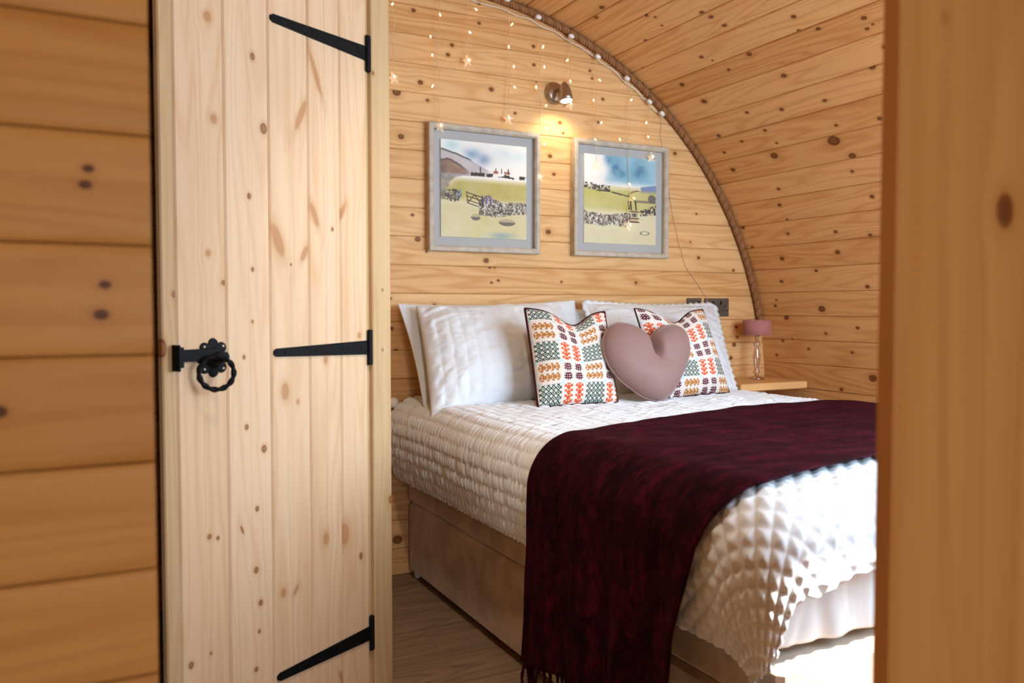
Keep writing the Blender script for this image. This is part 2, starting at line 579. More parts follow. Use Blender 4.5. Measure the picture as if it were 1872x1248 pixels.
KD=[(.085,1.655,-.009,1.2),(.204,1.602,.006,1.3),(.098,1.444,-.008,1.2),(.233,1.448,.009,1.3),(.190,1.291,.005,1.3),(.079,1.158,-.006,1.2),(.449,1.238,.004,1.2),(.347,1.501,-.009,-4),(.396,1.609,-.007,7),(.388,1.268,-.009,3),(.483,1.283,-.007,-3),(.271,1.199,-.014,2.6),(.354,1.172,-.008,-2.2),(.577,1.281,-.005,4),(.079,1.158,-.006,1.2),(.197,1.128,.004,1.3),(.118,1.096,.006,0.9),(-.004,1.069,.005,1.2),(.195,1.011,.003,1.2),(.170,.932,.004,1.2),(.289,.845,-.011,1.8),(.329,.817,-.004,1.5),(.175,.775,.005,1.2),(.224,.719,.007,1.2),(.422,.912,-.006,1.5),(.543,.970,-.006,1.3),(.311,1.144,.003,1),(.202,.585,.005,1.2),(.072,.551,.005,1.1),(.094,.543,.004,1.1),(.197,.445,.006,1.2),(.209,.366,.006,1.1),(.204,.301,.004,1.2),(.194,.216,.005,1.1),(.022,.289,.006,1.2),(.072,.297,.003,1.2),(.418,.465,-.009,1.6),(.485,.461,-.014,1.9),(.544,.389,.006,1.5),(.277,.369,-.007,1.5),(.317,.365,-.006,-1.8),(.469,.090,-.006,3),(.159,.546,.003,3)]
STARS=[(1.053,1.908),(1.241,1.745),(1.358,2.013),(1.539,1.805),(1.684,1.583),(1.828,1.895),(1.966,1.652),(2.130,1.403),(2.251,1.711)]
CLIPS=[(1.532,2.280),(1.675,2.233),(1.833,2.179),(1.966,2.113),(2.117,2.040),(2.238,1.954),(2.307,1.909)]
LEDS=[(1.050,2.183),(1.242,2.174),(1.202,2.085),(1.209,2.016),(1.210,1.898),(1.368,2.126),(1.395,2.219),(1.555,2.186),(1.540,2.094),(1.563,2.019),(1.567,1.937),(1.699,2.117),(1.705,2.036),(1.666,1.949),(1.714,1.879),(1.815,2.078),(1.830,1.993),(1.976,2.016),(1.946,1.927),(2.141,1.951),(2.222,1.861),(2.082,1.775),(1.986,1.837),(1.955,1.762),(2.232,1.800),(1.714,1.789),(1.706,1.719),(2.134,1.585),(2.158,1.526)]

# ------------------------------------------------------------------ the shell: floor, back wall, vault
YB = 3.05                                # face of the back wall
XAX, YAX, ZAX = Vector((1, 0, 0)), Vector((0, 1, 0)), Vector((0, 0, 1))


def arch_half(z, r=VR):
    d = r * r - (z - VZ) ** 2
    return math.sqrt(d) if d > 0 else 0.0


# floor
g = Geo().box(-.5, 3.0, -1.4, 3.08, -.06, -.012)
floor = tag(g.build('floor', M_DARK), 'grey-brown wood laminate floor beside the bed', 'floor', kind='structure')
PW = .185
row = 0
y = -1.38
while y < 3.05:
    y1 = min(y + PW, 3.06)
    x = -.45 - (row * .47) % 1.2
    while x < 2.96:
        xa, xb = max(x, -.45), min(x + 1.2, 2.96)
        if xb - xa > .05:
            w = y1 - y
            o = Geo().prism(vboard(w, .012, .0012), xa + .0004, xb - .0004).build('plank', M_FLOOR, floor, M=Matrix.Translation((0, (y + y1) / 2, 0)))
            set_knots(o, [], 1)
        x += 1.2
    y = y1
    row += 1

# back wall: slab + horizontal boards cut to the arch
g = Geo()
N = 48
pts = [(VX + (VR + .03) * math.cos(a), VZ + (VR + .03) * math.sin(a)) for a in np.linspace(math.radians(-24), math.radians(204), N)]
g.add([(x, YB + .02, max(z, -.05)) for x, z in pts] + [(x, YB + .05, max(z, -.05)) for x, z in pts],
      [tuple(range(N)), tuple(reversed(range(N, 2 * N)))] + [(i, (i + 1) % N, N + (i + 1) % N, N + i) for i in range(N)])
wall_back = tag(g.build('wall_back', M_DARK), 'honey pine boarded end wall behind the bed', 'wall', kind='structure')
BC = .1107
k = -15
while True:
    z0 = 1.653 + k * BC
    z1 = z0 + BC
    k += 1
    if z0 > VZ + VR: break
    if z1 <= 0.02: continue
    z0c = max(z0, 0.0)
    zc = (z0c + z1) / 2
    ha, hb = arch_half(z0c, VR + .012), arch_half(min(z1, VZ + VR), VR + .012)
    if z1 > VZ + VR + .01: hb = 0.02
    w = z1 - z0c
    h, c, t = w / 2 - .0004, .0035, .018
    def xe(v): return (VX - ha - (hb - ha) * (v + h) / (2 * h), VX + ha + (hb - ha) * (v + h) / (2 * h))
    sec = vboard(w, t, c)
    vv = [(xe(a)[0], a, b) for a, b in sec] + [(xe(a)[1], a, b) for a, b in sec]
    ff = [tuple(reversed(range(6))), tuple(range(6, 12))] + [(i, (i + 1) % 6, 6 + (i + 1) % 6, 6 + i) for i in range(6)]
    o = Geo().add(vv, ff).build('board', M_WALL, wall_back, M=frame_matrix(XAX, ZAX, -YAX, (0, YB, zc)))
    ks = [(a, b - zc, r * .78) for a, b, r in KB if z0c <= b < z1][:6]
    while len(ks) < 3: ks.append((random.choice([random.uniform(-.3, 1.0), random.uniform(1.0, 2.8)]), random.uniform(-.04, .04), random.uniform(.004, .009)))
    set_knots(o, ks, 6)

# barrel vault: shell + boards along the room
LOBBY_X = .90
a_lob = math.acos((LOBBY_X - VX) / VR)
def shell(a0, a1, ya, yb, n):
    v, f = [], []
    for i in range(n + 1):
        a = a0 + (a1 - a0) * i / n
        for rr in (VR + .022, VR + .06):
            for yy in (ya, yb):
                v.append((VX + rr * math.cos(a), yy, VZ + rr * math.sin(a)))
    for i in range(n):
        b, d = i * 4, i * 4 + 4
        f += [(b, b + 1, d + 1, d), (b + 2, d + 2, d + 3, b + 3), (b, d, d + 2, b + 2), (b + 1, b + 3, d + 3, d + 1)]
    f += [(0, 2, 3, 1), (4 * n, 4 * n + 1, 4 * n + 3, 4 * n + 2)]
    return v, f
A_LO = -math.asin((VZ + .04) / VR)
g = Geo()
a_w0, a_w1 = WIN1[2] / VR, WIN1[3] / VR
g.add(*shell(A_LO, a_w0, .46, 3.10, 14))
g.add(*shell(a_w1, a_lob, .46, 3.10, 40))
g.add(*shell(a_w0, a_w1, .46, WIN1[0], 16))
g.add(*shell(a_w0, a_w1, WIN1[1], 3.10, 16))
g.add(*shell(a_lob, math.pi - A_LO, -1.40, 3.10, 50))
ceiling = tag(g.build('ceiling', M_DARK), 'curved barrel ceiling of amber knotty pine boards', 'ceiling', kind='structure')
VC = .1130
k = -9
while True:
    s0 = .495 + k * VC
    s1 = s0 + VC
    k += 1
    sc_ = (s0 + s1) / 2
    a = sc_ / VR
    if s0 / VR > math.pi - A_LO: break
    if s1 / VR < A_LO + .03: continue
    y0 = .47 if VX + VR * math.cos(a) > LOBBY_X else -1.38
    n_in = Vector((-math.cos(a), 0, -math.sin(a)))
    la_y = n_in.cross(YAX)
    org = Vector((VX + VR * math.cos(a), 0, VZ + VR * math.sin(a)))
    chord = 2 * VR * math.sin(VC / VR / 2)
    cut = s1 > WIN1[2] + .03 and s0 < WIN1[3] - .03
    if cut:
        o = Geo().prism(vboard(chord, .018, .0035), y0, WIN1[0]).build('board', M_VAULT, ceiling, M=frame_matrix(YAX, la_y, n_in, org))
        set_knots(o, [], 7)
        y0 = WIN1[1]
    o = Geo().prism(vboard(chord, .018, .0035), y0, YB + .01).build('board', M_VAULT, ceiling, M=frame_matrix(YAX, la_y, n_in, org))
    ks = [(yy, -(ss - sc_), r * .82, 1.4) for yy, ss, r in KV if s0 <= ss < s1][:7]
    while len(ks) < 5: ks.append((random.uniform(.5, 2.2) if s0 < 2.1 else random.uniform(-1.2, 3), random.uniform(-.04, .04), random.uniform(.005, .010), 1.4))
    set_knots(o, ks, 7)

# front wall (behind the photographer's right) with a wide window onto the garden
wx0, wx1, wz0, wz1 = WIN2
YF = .50
g = Geo()
g.box(.88, wx0, YF - .02, YF + .03, 0, wz1)
g.box(wx1, 3.0, YF - .02, YF + .03, 0, wz1)
g.box(wx0, wx1, YF - .02, YF + .03, 0, wz0)
NN = 30
top = [(x, VZ + math.sqrt(max(0, (VR + .02) ** 2 - (x - VX) ** 2))) for x in np.linspace(.88, 2.96, NN)]
vv = [(.88, YF - .02, wz1)] + [(x, YF - .02, max(z, wz1)) for x, z in top] + [(2.96, YF - .02, wz1)]
nn = len(vv)
vv += [(x, YF + .03, z) for x, _, z in vv]
g.add(vv, [tuple(reversed(range(nn))), tuple(range(nn, 2 * nn))] + [(i, (i + 1) % nn, nn + (i + 1) % nn, nn + i) for i in range(nn)])
wf = tag(g.build('wall_front', M_SHELFWOOD), 'plain pine wall facing the foot of the bed', 'wall', kind='structure')
set_knots(wf, [], 1)
win = tag(empty('window_2', (wx0, YF, wz0)), 'dark-framed window facing the foot of the bed', 'window', kind='structure')
def wframe(name, x0, x1, z0, z1, y, parent, bars):
    loc = Vector(parent.location)
    for (a, b, c, d) in [(x0, x1, z0, z0 + .04), (x0, x1, z1 - .04, z1), (x0, x0 + .04, z0 + .04, z1 - .04), (x1 - .04, x1, z0 + .04, z1 - .04)] + [(q - .02, q + .02, z0 + .04, z1 - .04) for q in bars]:
        Geo().box(a - loc.x, b - loc.x, -.03, .03, c - loc.z, d - loc.z, bev=.004).build('frame_bar', M_UPVC, parent)
    ed = [x0 + .04] + [e for q in bars for e in (q - .02, q + .02)] + [x1 - .04]
    for i in range(0, len(ed), 2):
        Geo().box(ed[i] - loc.x, ed[i + 1] - loc.x, -.002, .002, z0 + .04 - loc.z, z1 - .04 - loc.z).build('pane', M_PANE, parent)
wframe('w', wx0, wx1, wz0, wz1, YF, win, [])
# side window let into the vault: straight sills, curved jambs, panes following the curve
win1 = tag(empty('window_1', (VX + VR, WIN1[0], VZ)), 'dark-framed side window let into the curved wall beside the bed', 'window', kind='structure')
WO = Vector((VX + VR, WIN1[0], VZ))
def arcbar(name, sa, sb, ya, yb, ra, rb, mat, n):
    v, f = shell(sa / VR, sb / VR, ya, yb, n)
    k = 0
    vv = []
    for i in range(n + 1):
        an = (sa + (sb - sa) * i / n) / VR
        for rr in (ra, rb):
            for yy in (ya, yb): vv.append((VX + rr * math.cos(an) - WO.x, yy - WO.y, VZ + rr * math.sin(an) - WO.z))
    Geo().add(vv, f).build(name, mat, win1)
w_y0, w_y1, w_s0, w_s1 = WIN1
arcbar('frame_bar', w_s0, w_s1, w_y0, w_y0 + .04, VR - .002, VR + .062, M_UPVC, 12)
arcbar('frame_bar', w_s0, w_s1, w_y1 - .04, w_y1, VR - .002, VR + .062, M_UPVC, 12)
arcbar('frame_bar', w_s0, w_s0 + .04, w_y0 + .04, w_y1 - .04, VR - .002, VR + .062, M_UPVC, 2)
arcbar('frame_bar', w_s1 - .04, w_s1, w_y0 + .04, w_y1 - .04, VR - .002, VR + .062, M_UPVC, 2)
arcbar('pane', w_s0 + .04, w_s1 - .04, w_y0 + .04, w_y1 - .04, VR + .028, VR + .032, M_PANE, 12)

# entrance lobby where the photographer stands: right wall, end wall with a window
g = Geo().box(LOBBY_X - .01, LOBBY_X + .03, -1.38, .50, 0, VZ + math.sqrt(VR ** 2 - (LOBBY_X - VX) ** 2) + .02)
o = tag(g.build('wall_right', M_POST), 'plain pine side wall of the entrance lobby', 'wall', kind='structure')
set_knots(o, [], 3)
ax0, ax1, az0, az1 = WIN3
g = Geo()
g.box(-.5, ax0, -1.40, -1.35, 0, 2.4).box(ax1, .95, -1.40, -1.35, 0, 2.4).box(ax0, ax1, -1.40, -1.35, 0, az0).box(ax0, ax1, -1.40, -1.35, az1, 2.4)
o = tag(g.build('wall_rear', M_SHELFWOOD), 'pine end wall of the lobby behind the photographer', 'wall', kind='structure')
set_knots(o, [], 1)
win2 = tag(empty('window_3', (ax0, -1.375, az0)), 'dark-framed window of the lobby behind the photographer', 'window', kind='structure')
wframe('w', ax0, ax1, az0, az1, -1.375, win2, [])

# broad vertical board closing the partition on the photograph's right edge
PX0, PX1 = .657, .91
o = Geo().prism([(-(PX1 - PX0) / 2, -.020), ((PX1 - PX0) / 2, -.020), ((PX1 - PX0) / 2, -.003), ((PX1 - PX0) / 2 - .003, 0), (-(PX1 - PX0) / 2 + .003, 0), (-(PX1 - PX0) / 2, -.003)], 0.0, 2.2)
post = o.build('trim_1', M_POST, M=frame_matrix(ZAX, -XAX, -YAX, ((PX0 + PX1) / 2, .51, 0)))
pc = (PX0 + PX1) / 2
set_knots(post, [(1.137, -(.812 - pc), .0135, 1.25), (1.31, -(.715 - pc), -.004, 1.2)], 3)
tag(post, 'broad upright pine board with one dark knot at the room opening', 'board', kind='structure')

# left partition (front of the washroom): rounded horizontal boards
WY, WXE = .93, .0625
g = Geo().box(-.46, WXE - .006, WY + .012, WY + .05, 0, 2.05)
wall_left = tag(g.build('wall_left', M_DARK), 'orange-brown partition of wide rounded pine boards beside the door', 'wall', kind='structure')
LC = .1118
k = -7
while True:
    z0 = .769 + k * LC
    z1 = z0 + LC
    k += 1
    if z1 > 2.05: break
    z0c = max(z0, 0)
    zc = (z0c + z1) / 2
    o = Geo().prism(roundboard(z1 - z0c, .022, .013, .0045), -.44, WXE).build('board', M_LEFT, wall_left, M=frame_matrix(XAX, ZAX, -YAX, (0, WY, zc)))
    KL = [(.006, 1.179, .0038), (.003, 1.163, .0042), (.019, 1.064, .004), (.015, 1.034, .005), (-.076, .941, .006)]
    ks = [(a, b - zc, r, 1.4) for a, b, r in KL if z0 <= b < z1][:3]
    set_knots(o, ks, 3)
# washroom walls that the camera sees only edge-on
g = Geo().box(.02, .055, .98, 1.74, 0, 2.1)
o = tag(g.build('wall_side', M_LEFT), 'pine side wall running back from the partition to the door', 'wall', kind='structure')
set_knots(o, [], 3)

# ------------------------------------------------------------------ the ledged plank door on the angled washroom wall
ang = math.radians(59.4495)
DD = Vector((math.sin(ang), math.cos(ang), 0))
DN = Vector((DD.y, -DD.x, 0))
DP = Vector((.168, 1.827, 0))
door = tag(empty('door_1', DP), 'pale pine plank door with black strap hinges and ring latch', 'door', kind='structure')


def dm(s, z, off=0.0):
    """local frame on the door: x up, z towards the room; origin at (s along the door, height z)"""
    return frame_matrix(ZAX, -DD, DN, DD * s + ZAX * z + DN * off)


edges = [0.0, .125, .248, .370, .478, .577]
DH = 1.93
for i in range(5):
    s0, s1 = edges[i], edges[i + 1]
    sc_ = (s0 + s1) / 2
    w = s1 - s0
    h, c = w / 2 - .0004, .004
    sec = [(-h, -.02), (h, -.02), (h, -c), (h - c, 0), (.002, 0), (0, -.0008), (-.002, 0), (-h + c, 0), (-h, -c)]
    o = Geo().prism(sec, .012, DH).build('plank', M_DOOR, door, M=dm(sc_, 0))
    ks = [(z, -(s - sc_), r, a) for s, z, r, a in KD if s0 <= s < s1]
    ks.sort(key=lambda q: -abs(q[2]))
    set_knots(o, ks[:15], 15)
# frame: latch-side lining, hinge-side lining, head
o = Geo().prism([(-.0165, -.014), (.0165, -.014), (.0165, -.003), (.0135, 0), (-.0135, 0), (-.0165, -.003)], 0, DH + .06).build('jamb', M_JAMB, door, M=dm(-.0185, 0, .002))
set_knots(o, [(1.069, -.012, .005), (1.70, .006, .009, 1.4), (.96, .016, .008, 2.2)], 4)
o = Geo().prism([(-.036, -.05), (.036, -.05), (.036, -.003), (.033, 0), (-.033, 0), (-.036, -.003)], 0, DH + .06).build('jamb', M_JAMB, door, M=dm(.6205, 0, .012))
set_knots(o, [(1.655, .03, .004), (1.09, -.001, .003), (.93, 0, .003), (.52, -.03, .008)], 4)
o = Geo().prism([(-.30, -.03), (.30, -.03), (.30, 0), (-.30, 0)], DH + .004, DH + .09).build('head_jamb', M_JAMB, door, M=dm(.29, 0, .002))
set_knots(o, [], 4)
o = Geo().prism([(-.007, -.02), (.007, -.02), (.007, -.010), (-.007, -.010)], 0, DH).build('door_stop', M_JAMB, door, M=dm(.5815, 0, .008))
set_knots(o, [], 4)
# wall above the door and the wall returning to the end wall
g = Geo().add(*(lambda a, b: ([tuple(DP + DD * s + DN * t + ZAX * z) for z in (DH + .08, 2.2) for s, t in ((-.06, -.005), (.66, -.005), (.66, -.04), (-.06, -.04))], [(0, 3, 2, 1), (4, 5, 6, 7), (0, 1, 5, 4), (1, 2, 6, 5), (2, 3, 7, 6), (3, 0, 4, 7)]))(0, 0))
pr = DP + DD * .655 - DN * .05
g.box(pr.x - .06, pr.x - .025, pr.y, YB - .002, 0, 2.2)
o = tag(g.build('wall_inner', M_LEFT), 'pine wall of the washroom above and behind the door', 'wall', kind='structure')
set_knots(o, [], 3)

# strap hinges
for zc in (1.703, .938, .173):
    hg = Geo().box(-.0465, .0465, -.007, .0075, -.004, .0095, bev=.0015).build('hinge', M_BLACK, door, M=dm(.5868, zc))
    kn = Geo().tube([(-.046, 0, 0), (.046, 0, 0)], .0055, 10)
    kn.build('knuckle', M_BLACK, hg, smooth=False, M=Matrix.Translation((0, .0105, .006)))
    sp = Geo()
    L0, L1 = .013, .333
    ha, hb = .0185, .0095
    for_x = [(L0, ha), (L1 - .008, hb), (L1, hb * .45)]
    v = []
    for (yy, hh) in for_x:
        for zz in (.0003, .004):
            v += [(-hh, yy, zz), (hh, yy, zz)]
    f = [(0, 2, 3, 1)]
    for i in range(2):
        b = i * 4
        f += [(b + 2, b + 6, b + 7, b + 3), (b, b + 1, b + 5, b + 4), (b + 1, b + 3, b + 7, b + 5), (b, b + 4, b + 6, b + 2)]
    f += [(8, 9, 11, 10)]
    sp.add(v, f)
    sp.build('strap', M_BLACK, hg)
    for yy in (.04, .11, .20, .30):
        Geo().lathe([(.0034, 0), (.0030, .0010), (.0012, .0016)], 10).build('screw', M_BLACK, hg, True, Matrix.Translation((0, yy, .0038)))

# ring latch
rose = Geo()
sg = 96
prof = [1.0, .965, .55, .40, .30, .05]
hts = [.0, .0035, .0045, .010, .015, .0165]
v, f = [], []
for r_, h_ in [(1.0, 0)] + list(zip(prof, hts)):
    for k in range(sg):
        a = 2 * math.pi * k / sg
        lobe = .030 + .0125 * abs(math.cos(4 * a)) ** .55
        rad = lobe * r_ if r_ > .6 else .042 * r_
        v.append((rad * math.cos(a), rad * math.sin(a), h_))
nl = len(prof) + 1
for i in range(nl - 1):
    for k in range(sg):
        f.append((i * sg + k, i * sg + (k + 1) % sg, (i + 1) * sg + (k + 1) % sg, (i + 1) * sg + k))
f.append(tuple(range((nl - 1) * sg, nl * sg)))
rose.add(v, f)
RS, RZ = .087, .935
rp = rose.build('latch_rose', M_BLACK, door, M=dm(RS, RZ, .0004))
for a in (45, 135, 225, 315):
    Geo().lathe([(.0035, 0), (.003, .0011), (.001, .0017)], 10).build('screw', M_NICKEL, rp, True, Matrix.Translation((.034 * math.cos(math.radians(a)), .034 * math.sin(math.radians(a)), .0040)))
Geo().lathe([(.014, .012), (.013, .022), (.009, .030), (.003, .033)], 16).build('boss', M_BLACK, rp, True)
# twisted ring, hanging tilted off the boss
R0, r0 = .0350, .0052
v, f = [], []
nu, nv = 120, 12
for i in range(nu):
    a = 2 * math.pi * i / nu
    for j in range(nv):
        b = 2 * math.pi * j / nv
        rr = r0 * (1 + .22 * math.cos(2 * b + 11 * a))
        v.append(((R0 + rr * math.cos(b)) * math.cos(a), (R0 + rr * math.cos(b)) * math.sin(a), rr * math.sin(b)))
for i in range(nu):
    for j in range(nv):
        f.append((i * nv + j, ((i + 1) % nu) * nv + j, ((i + 1) % nu) * nv + (j + 1) % nv, i * nv + (j + 1) % nv))
rc = Vector((.245, 1.832, .905)) - DP
n_r = (Vector((0, 0, 1.0)) - Vector((.245, 1.832, .905))).normalized()
n_r = (n_r * .75 + DN * .25).normalized()
ax = ZAX.cross(n_r).normalized()
ring = Geo().add(v, f).build('ring_handle', M_BLACK, door, True, frame_matrix(ax, n_r.cross(ax), n_r, rc))
# fork holding the ring
Geo().tube([dm(RS, RZ, .02) @ Vector((.002, -.002, 0)), dm(RS, RZ, .032) @ Vector((-.004, -.006, 0)), rc + ZAX * .030 + ax * .012], [.007, .0065, .006], 10).build('ring_fork', M_BLACK, door, True)
# latch bar and its keep
Geo().box(-.0125, .0125, -.004, .097, 0, .006, bev=.001).build('latch_bar', M_BLACK, door, M=dm(RS, RZ + .008, .010))
kp = Geo().box(-.029, .025, -.002, .002, -.002, .024, bev=.0008)
kp.box(-.022, .020, -.013, -.002, .002, .020, bev=.001)
kp.build('latch_keep', M_BLACK, door, M=dm(-.012, RZ + .006, .002))

# ------------------------------------------------------------------ divan bed
BX0, BX1, BY0, BY1 = 1.108, 2.470, 1.125, 3.030
bed = tag(empty('divan_bed', (1.79, 2.08, 0)), 'double divan bed with a taupe velvet ottoman base', 'bed')
BO = Vector((1.79, 2.08, 0))
def bedbox(name, x0, x1, y0, y1, z0, z1, mat, bev):
    return Geo().box(x0 - BO.x, x1 - BO.x, y0 - BO.y, y1 - BO.y, z0, z1, bev=bev).build(name, mat, bed)
bedbox('base', BX0, BX1, BY0 - .035, BY1, .022, .290, M_DIVAN, .012)
bedbox('lid', BX0 - .002, BX1 + .002, BY0 - .038, BY1, .293, .385, M_DIVAN, .012)
for (x, y) in ((BX0 + .03, BY1 - .05), (BX1 - .04, BY1 - .05), (BX0 + .05, BY0 + .06), (BX1 - .05, BY0 + .06)):
    cg = Geo().lathe([(.004, -.008), (.020, -.008), (.022, -.004), (.022, .004), (.020, .008), (.004, .008)], 16, Matrix.Rotation(math.pi / 2, 4, 'Y'))
    Geo().add(cg.v, cg.f).box(-.004, .004, -.014, .014, .010, .024).build('caster', M_WHITEPL, bed, M=Matrix.Translation((x - BO.x - .012, y - BO.y, .0225)))
# mattress in its fitted sheet, rounded by a superellipse section
def rbox(x0, x1, y0, y1, z0, z1, r, n=8, puff=0.0):
    g = Geo()
    prof = [(-r * (1 - math.cos(a)) , -r + r * math.sin(a)) for a in np.linspace(0, math.pi / 2, n)]
    rings = []
    zs = [(z0 + r - r * math.sin(a), r * (1 - math.cos(a))) for a in np.linspace(math.pi / 2, 0, n)] + [(z0 + (z1 - z0) * .5, -puff)] + [(z1 - r + r * math.sin(a), r * (1 - math.cos(a))) for a in np.linspace(0, math.pi / 2, n)]
    v, m = [], 0
    for z, ins in zs:
        ring = []
        cr = .07
        for (cx, cy, a0) in ((x1 - cr, y1 - cr, 0), (x0 + cr, y1 - cr, 90), (x0 + cr, y0 + cr, 180), (x1 - cr, y0 + cr, 270)):
            for q in range(6):
                a = math.radians(a0 + q * 18)
                ring.append((cx + (cr - ins) * math.cos(a), cy + (cr - ins) * math.sin(a), z))
        m = len(ring)
        v += ring
    nz = len(zs)
    f = [(i * m + k, i * m + (k + 1) % m, (i + 1) * m + (k + 1) % m, (i + 1) * m + k) for i in range(nz - 1) for k in range(m)]
    f += [tuple(reversed(range(m))), tuple(range((nz - 1) * m, nz * m))]
    return g.add(v, f)
rbox(BX0 - BO.x, BX1 - BO.x, BY0 - BO.y + .025, BY1 - BO.y, .388, .672, .05, 6, .008).build('mattress', M_SHEET, bed, True)

# ------------------------------------------------------------------ bedspread draped over the mattress
TX0, TX1, TY0, TY1, TZ, TR = 1.140, 2.415, 1.170, 3.00, .700, .120
LR = TR * math.pi / 2


def drape(a, b, tuck=1.0, extra=0.0):
    a, b = np.asarray(a, float), np.asarray(b, float)
    ox = np.minimum(a - TX0, 0) + np.maximum(a - TX1, 0)
    oy = np.minimum(b - TY0, 0)
    L = np.hypot(ox, oy)
    dx, dy = ox / (L + 1e-9), oy / (L + 1e-9)
    over = np.maximum(L - LR, 0)
    th = np.minimum(L, LR) / TR
    fx = TR * np.sin(th) - tuck * over ** 2 + extra * over
    z = TZ - TR * (1 - np.cos(th)) - over * (1 - .15 * tuck * over)
    X = np.clip(a, TX0, TX1) + dx * fx
    Y = np.maximum(b, TY0) + dy * fx
    # soft crown and hollows of the padded top
    z = z + .010 * (fbm(a * 3.1, b * 2.7, 3) - .5) * (1 - np.clip(L / .1, 0, 1)) * 1.6 - .012 * np.clip((a - 2.2) / .3, 0, 1) ** 2
    return np.stack([X, Y, z], -1), L


def normals(P):
    du, dv = np.gradient(P, axis=0), np.gradient(P, axis=1)
    n = np.cross(du, dv)
    n /= np.linalg.norm(n, axis=-1)[..., None] + 1e-12
    return n


na, nb = 400, 680
A = np.linspace(TX0 - .375, TX1 + .30, na)[:, None] * np.ones((1, nb))
tb = np.linspace(0, 1, nb)[None, :]
hem_foot = TY0 - .215 - .012 * (vnoise(A[:, :1] * 14, 0 * A[:, :1], 5) - .5) * 2 - .03 * np.exp(-((A[:, :1] - 1.17) / .06) ** 2) - .10 * np.exp(-((A[:, :1] - .93) / .13) ** 2)
B = hem_foot + (TY1 - hem_foot) * tb ** .97
P, L = drape(A, B)
N_ = normals(P)
if N_[na // 2, nb // 2, 2] < 0: N_ = -N_
# gathered rows along the bed, pyramids of pintucks towards the foot
RW = .043
rowf = A / RW + .05 * np.sin(B * 9)
rid = np.floor(rowf)
fr = rowf - rid
prof = np.abs(np.sin(math.pi * fr)) ** .40
ple = .5 + .5 * np.sin(2 * math.pi * (B / .0225 + 1.6 * vnoise(B * 22 + rid * 13.7, rid * 3.1, 2)))
ple2 = vnoise(B * 40 + rid * 5.1, rid * 1.7, 4)
hrow = prof * (.20 + 1.0 * ple * (.45 + .8 * ple2))
q1, q2 = (A + B) / .050, (A - B) / .050
tri = lambda x: 1 - np.abs(2 * (x - np.floor(x)) - 1)
hpyr = np.minimum(tri(q1), tri(q2)) * (.55 + .6 * vnoise(np.floor(q1) * 1.7, np.floor(q2) * 2.3, 7)) * 1.35
wf_ = sstep(1.75, 1.25, B)
side = sstep(.05, .14, np.maximum(TX0 - A, 0))
h = hrow * (1 - wf_) + hpyr * wf_
amp = .0070 * (1 + .15 * side + .3 * wf_) * (1 - .25 * wf_)
wav = .010 * (fbm(B * 4.0, A * 1.2, 9) - .5) * side * 2
P = P + N_ * (h * amp + wav)[..., None]
# hem ripples near the corner
spread = grid_obj('bedspread', P, M_LINEN, flip=False)
md = spread.modifiers.new('thickness', 'SOLIDIFY')
md.thickness = .006
md.offset = -1
tag(spread, 'white pintuck quilted bedspread draped over the double bed', 'bedspread')

# plain sheet hanging out below the bedspread at the foot
ns, nz_ = 260, 40
xs_ = np.linspace(BX0 + .015, BX1 - .02, ns)[:, None] * np.ones((1, nz_))
tz = np.linspace(0, 1, nz_)[None, :] * np.ones((ns, 1))
wv = fbm(xs_ * 9.0, 0 * xs_, 61, 3)
fine = vnoise(xs_ * 55 + 6 * tz, tz * 2, 63)
flare = (.010 + .070 * np.clip(wv - .30, 0, 1)) * sstep(.25, 1.0, tz) + .004 * (fine - .5) * tz
zz_ = .640 - (.640 - .397 - .012 * vnoise(xs_ * 5, 0 * xs_, 65)) * tz
Ps = np.stack([xs_, BY0 + .012 - flare, zz_], -1)
Ps[:, :4, 1] += np.linspace(.05, 0, 4)[None, :]
sheet = grid_obj('flat_sheet', Ps, M_SHEET, None, True, True)
md = sheet.modifiers.new('thickness', 'SOLIDIFY')
md.thickness = .002
tag(sheet, 'plain white sheet hanging below the bedspread at the bed foot', 'sheet')

# ------------------------------------------------------------------ burgundy throw across the foot half
nt_a, nt_b = 230, 130
ta = np.linspace(0, 1, nt_a)[:, None]
tbb = np.linspace(0, 1, nt_b)[None, :]
drop_l = .640 - .115 * (1 - tbb)                       # left drop, longer towards the head
a_l = TX0 - drop_l
a_r = TX1 + .26
Aa = a_l + (a_r - a_l) * ta
head = np.interp(Aa, [.5, .9, 1.0, 1.10, 1.25, 1.9, 2.5, 2.8], [1.865, 1.862, 1.852, 1.845, 1.885, 2.075, 2.045, 2.04])
foot = np.interp(Aa, [.5, .78, .95, 1.05, 1.13, 1.3, 1.55, 2.0, 2.8], [1.265, 1.255, 1.205, 1.165, 1.150, 1.185, 1.235, 1.25, 1.26])
foot = np.where(Aa < .5, 1.265, foot)
Bb = foot + (head - foot) * tbb + .006 * (fbm(Aa * 7, tbb * 3, 21) - .5)
P, L = drape(Aa, Bb, tuck=0.0, extra=.05)
N_ = normals(P)
if N_[nt_a // 2, nt_b // 2, 2] < 0: N_ = -N_
sd = sstep(.08, .4, TX0 - Aa)
fold = .009 * np.sin(Bb * 34 + 2.2 * fbm(Aa * 2.2, Bb * 3.0, 31) * 3) * sd + .010 * (fbm(Bb * 9, Aa * 2.0, 33) - .5) * sd
topf = .008 * (fbm(Aa * 6, Bb * 11, 35) - .5) * (1 - sd)
P = P + N_ * (.013 + .004 * (1 - sd) + fold + topf)[..., None]
throw = grid_obj('throw_blanket', P, M_THROW)
md = throw.modifiers.new('thickness', 'SOLIDIFY')
md.thickness = .005
md.offset = 1
tag(throw, 'burgundy crushed velvet throw with fringe across the bed', 'throw')
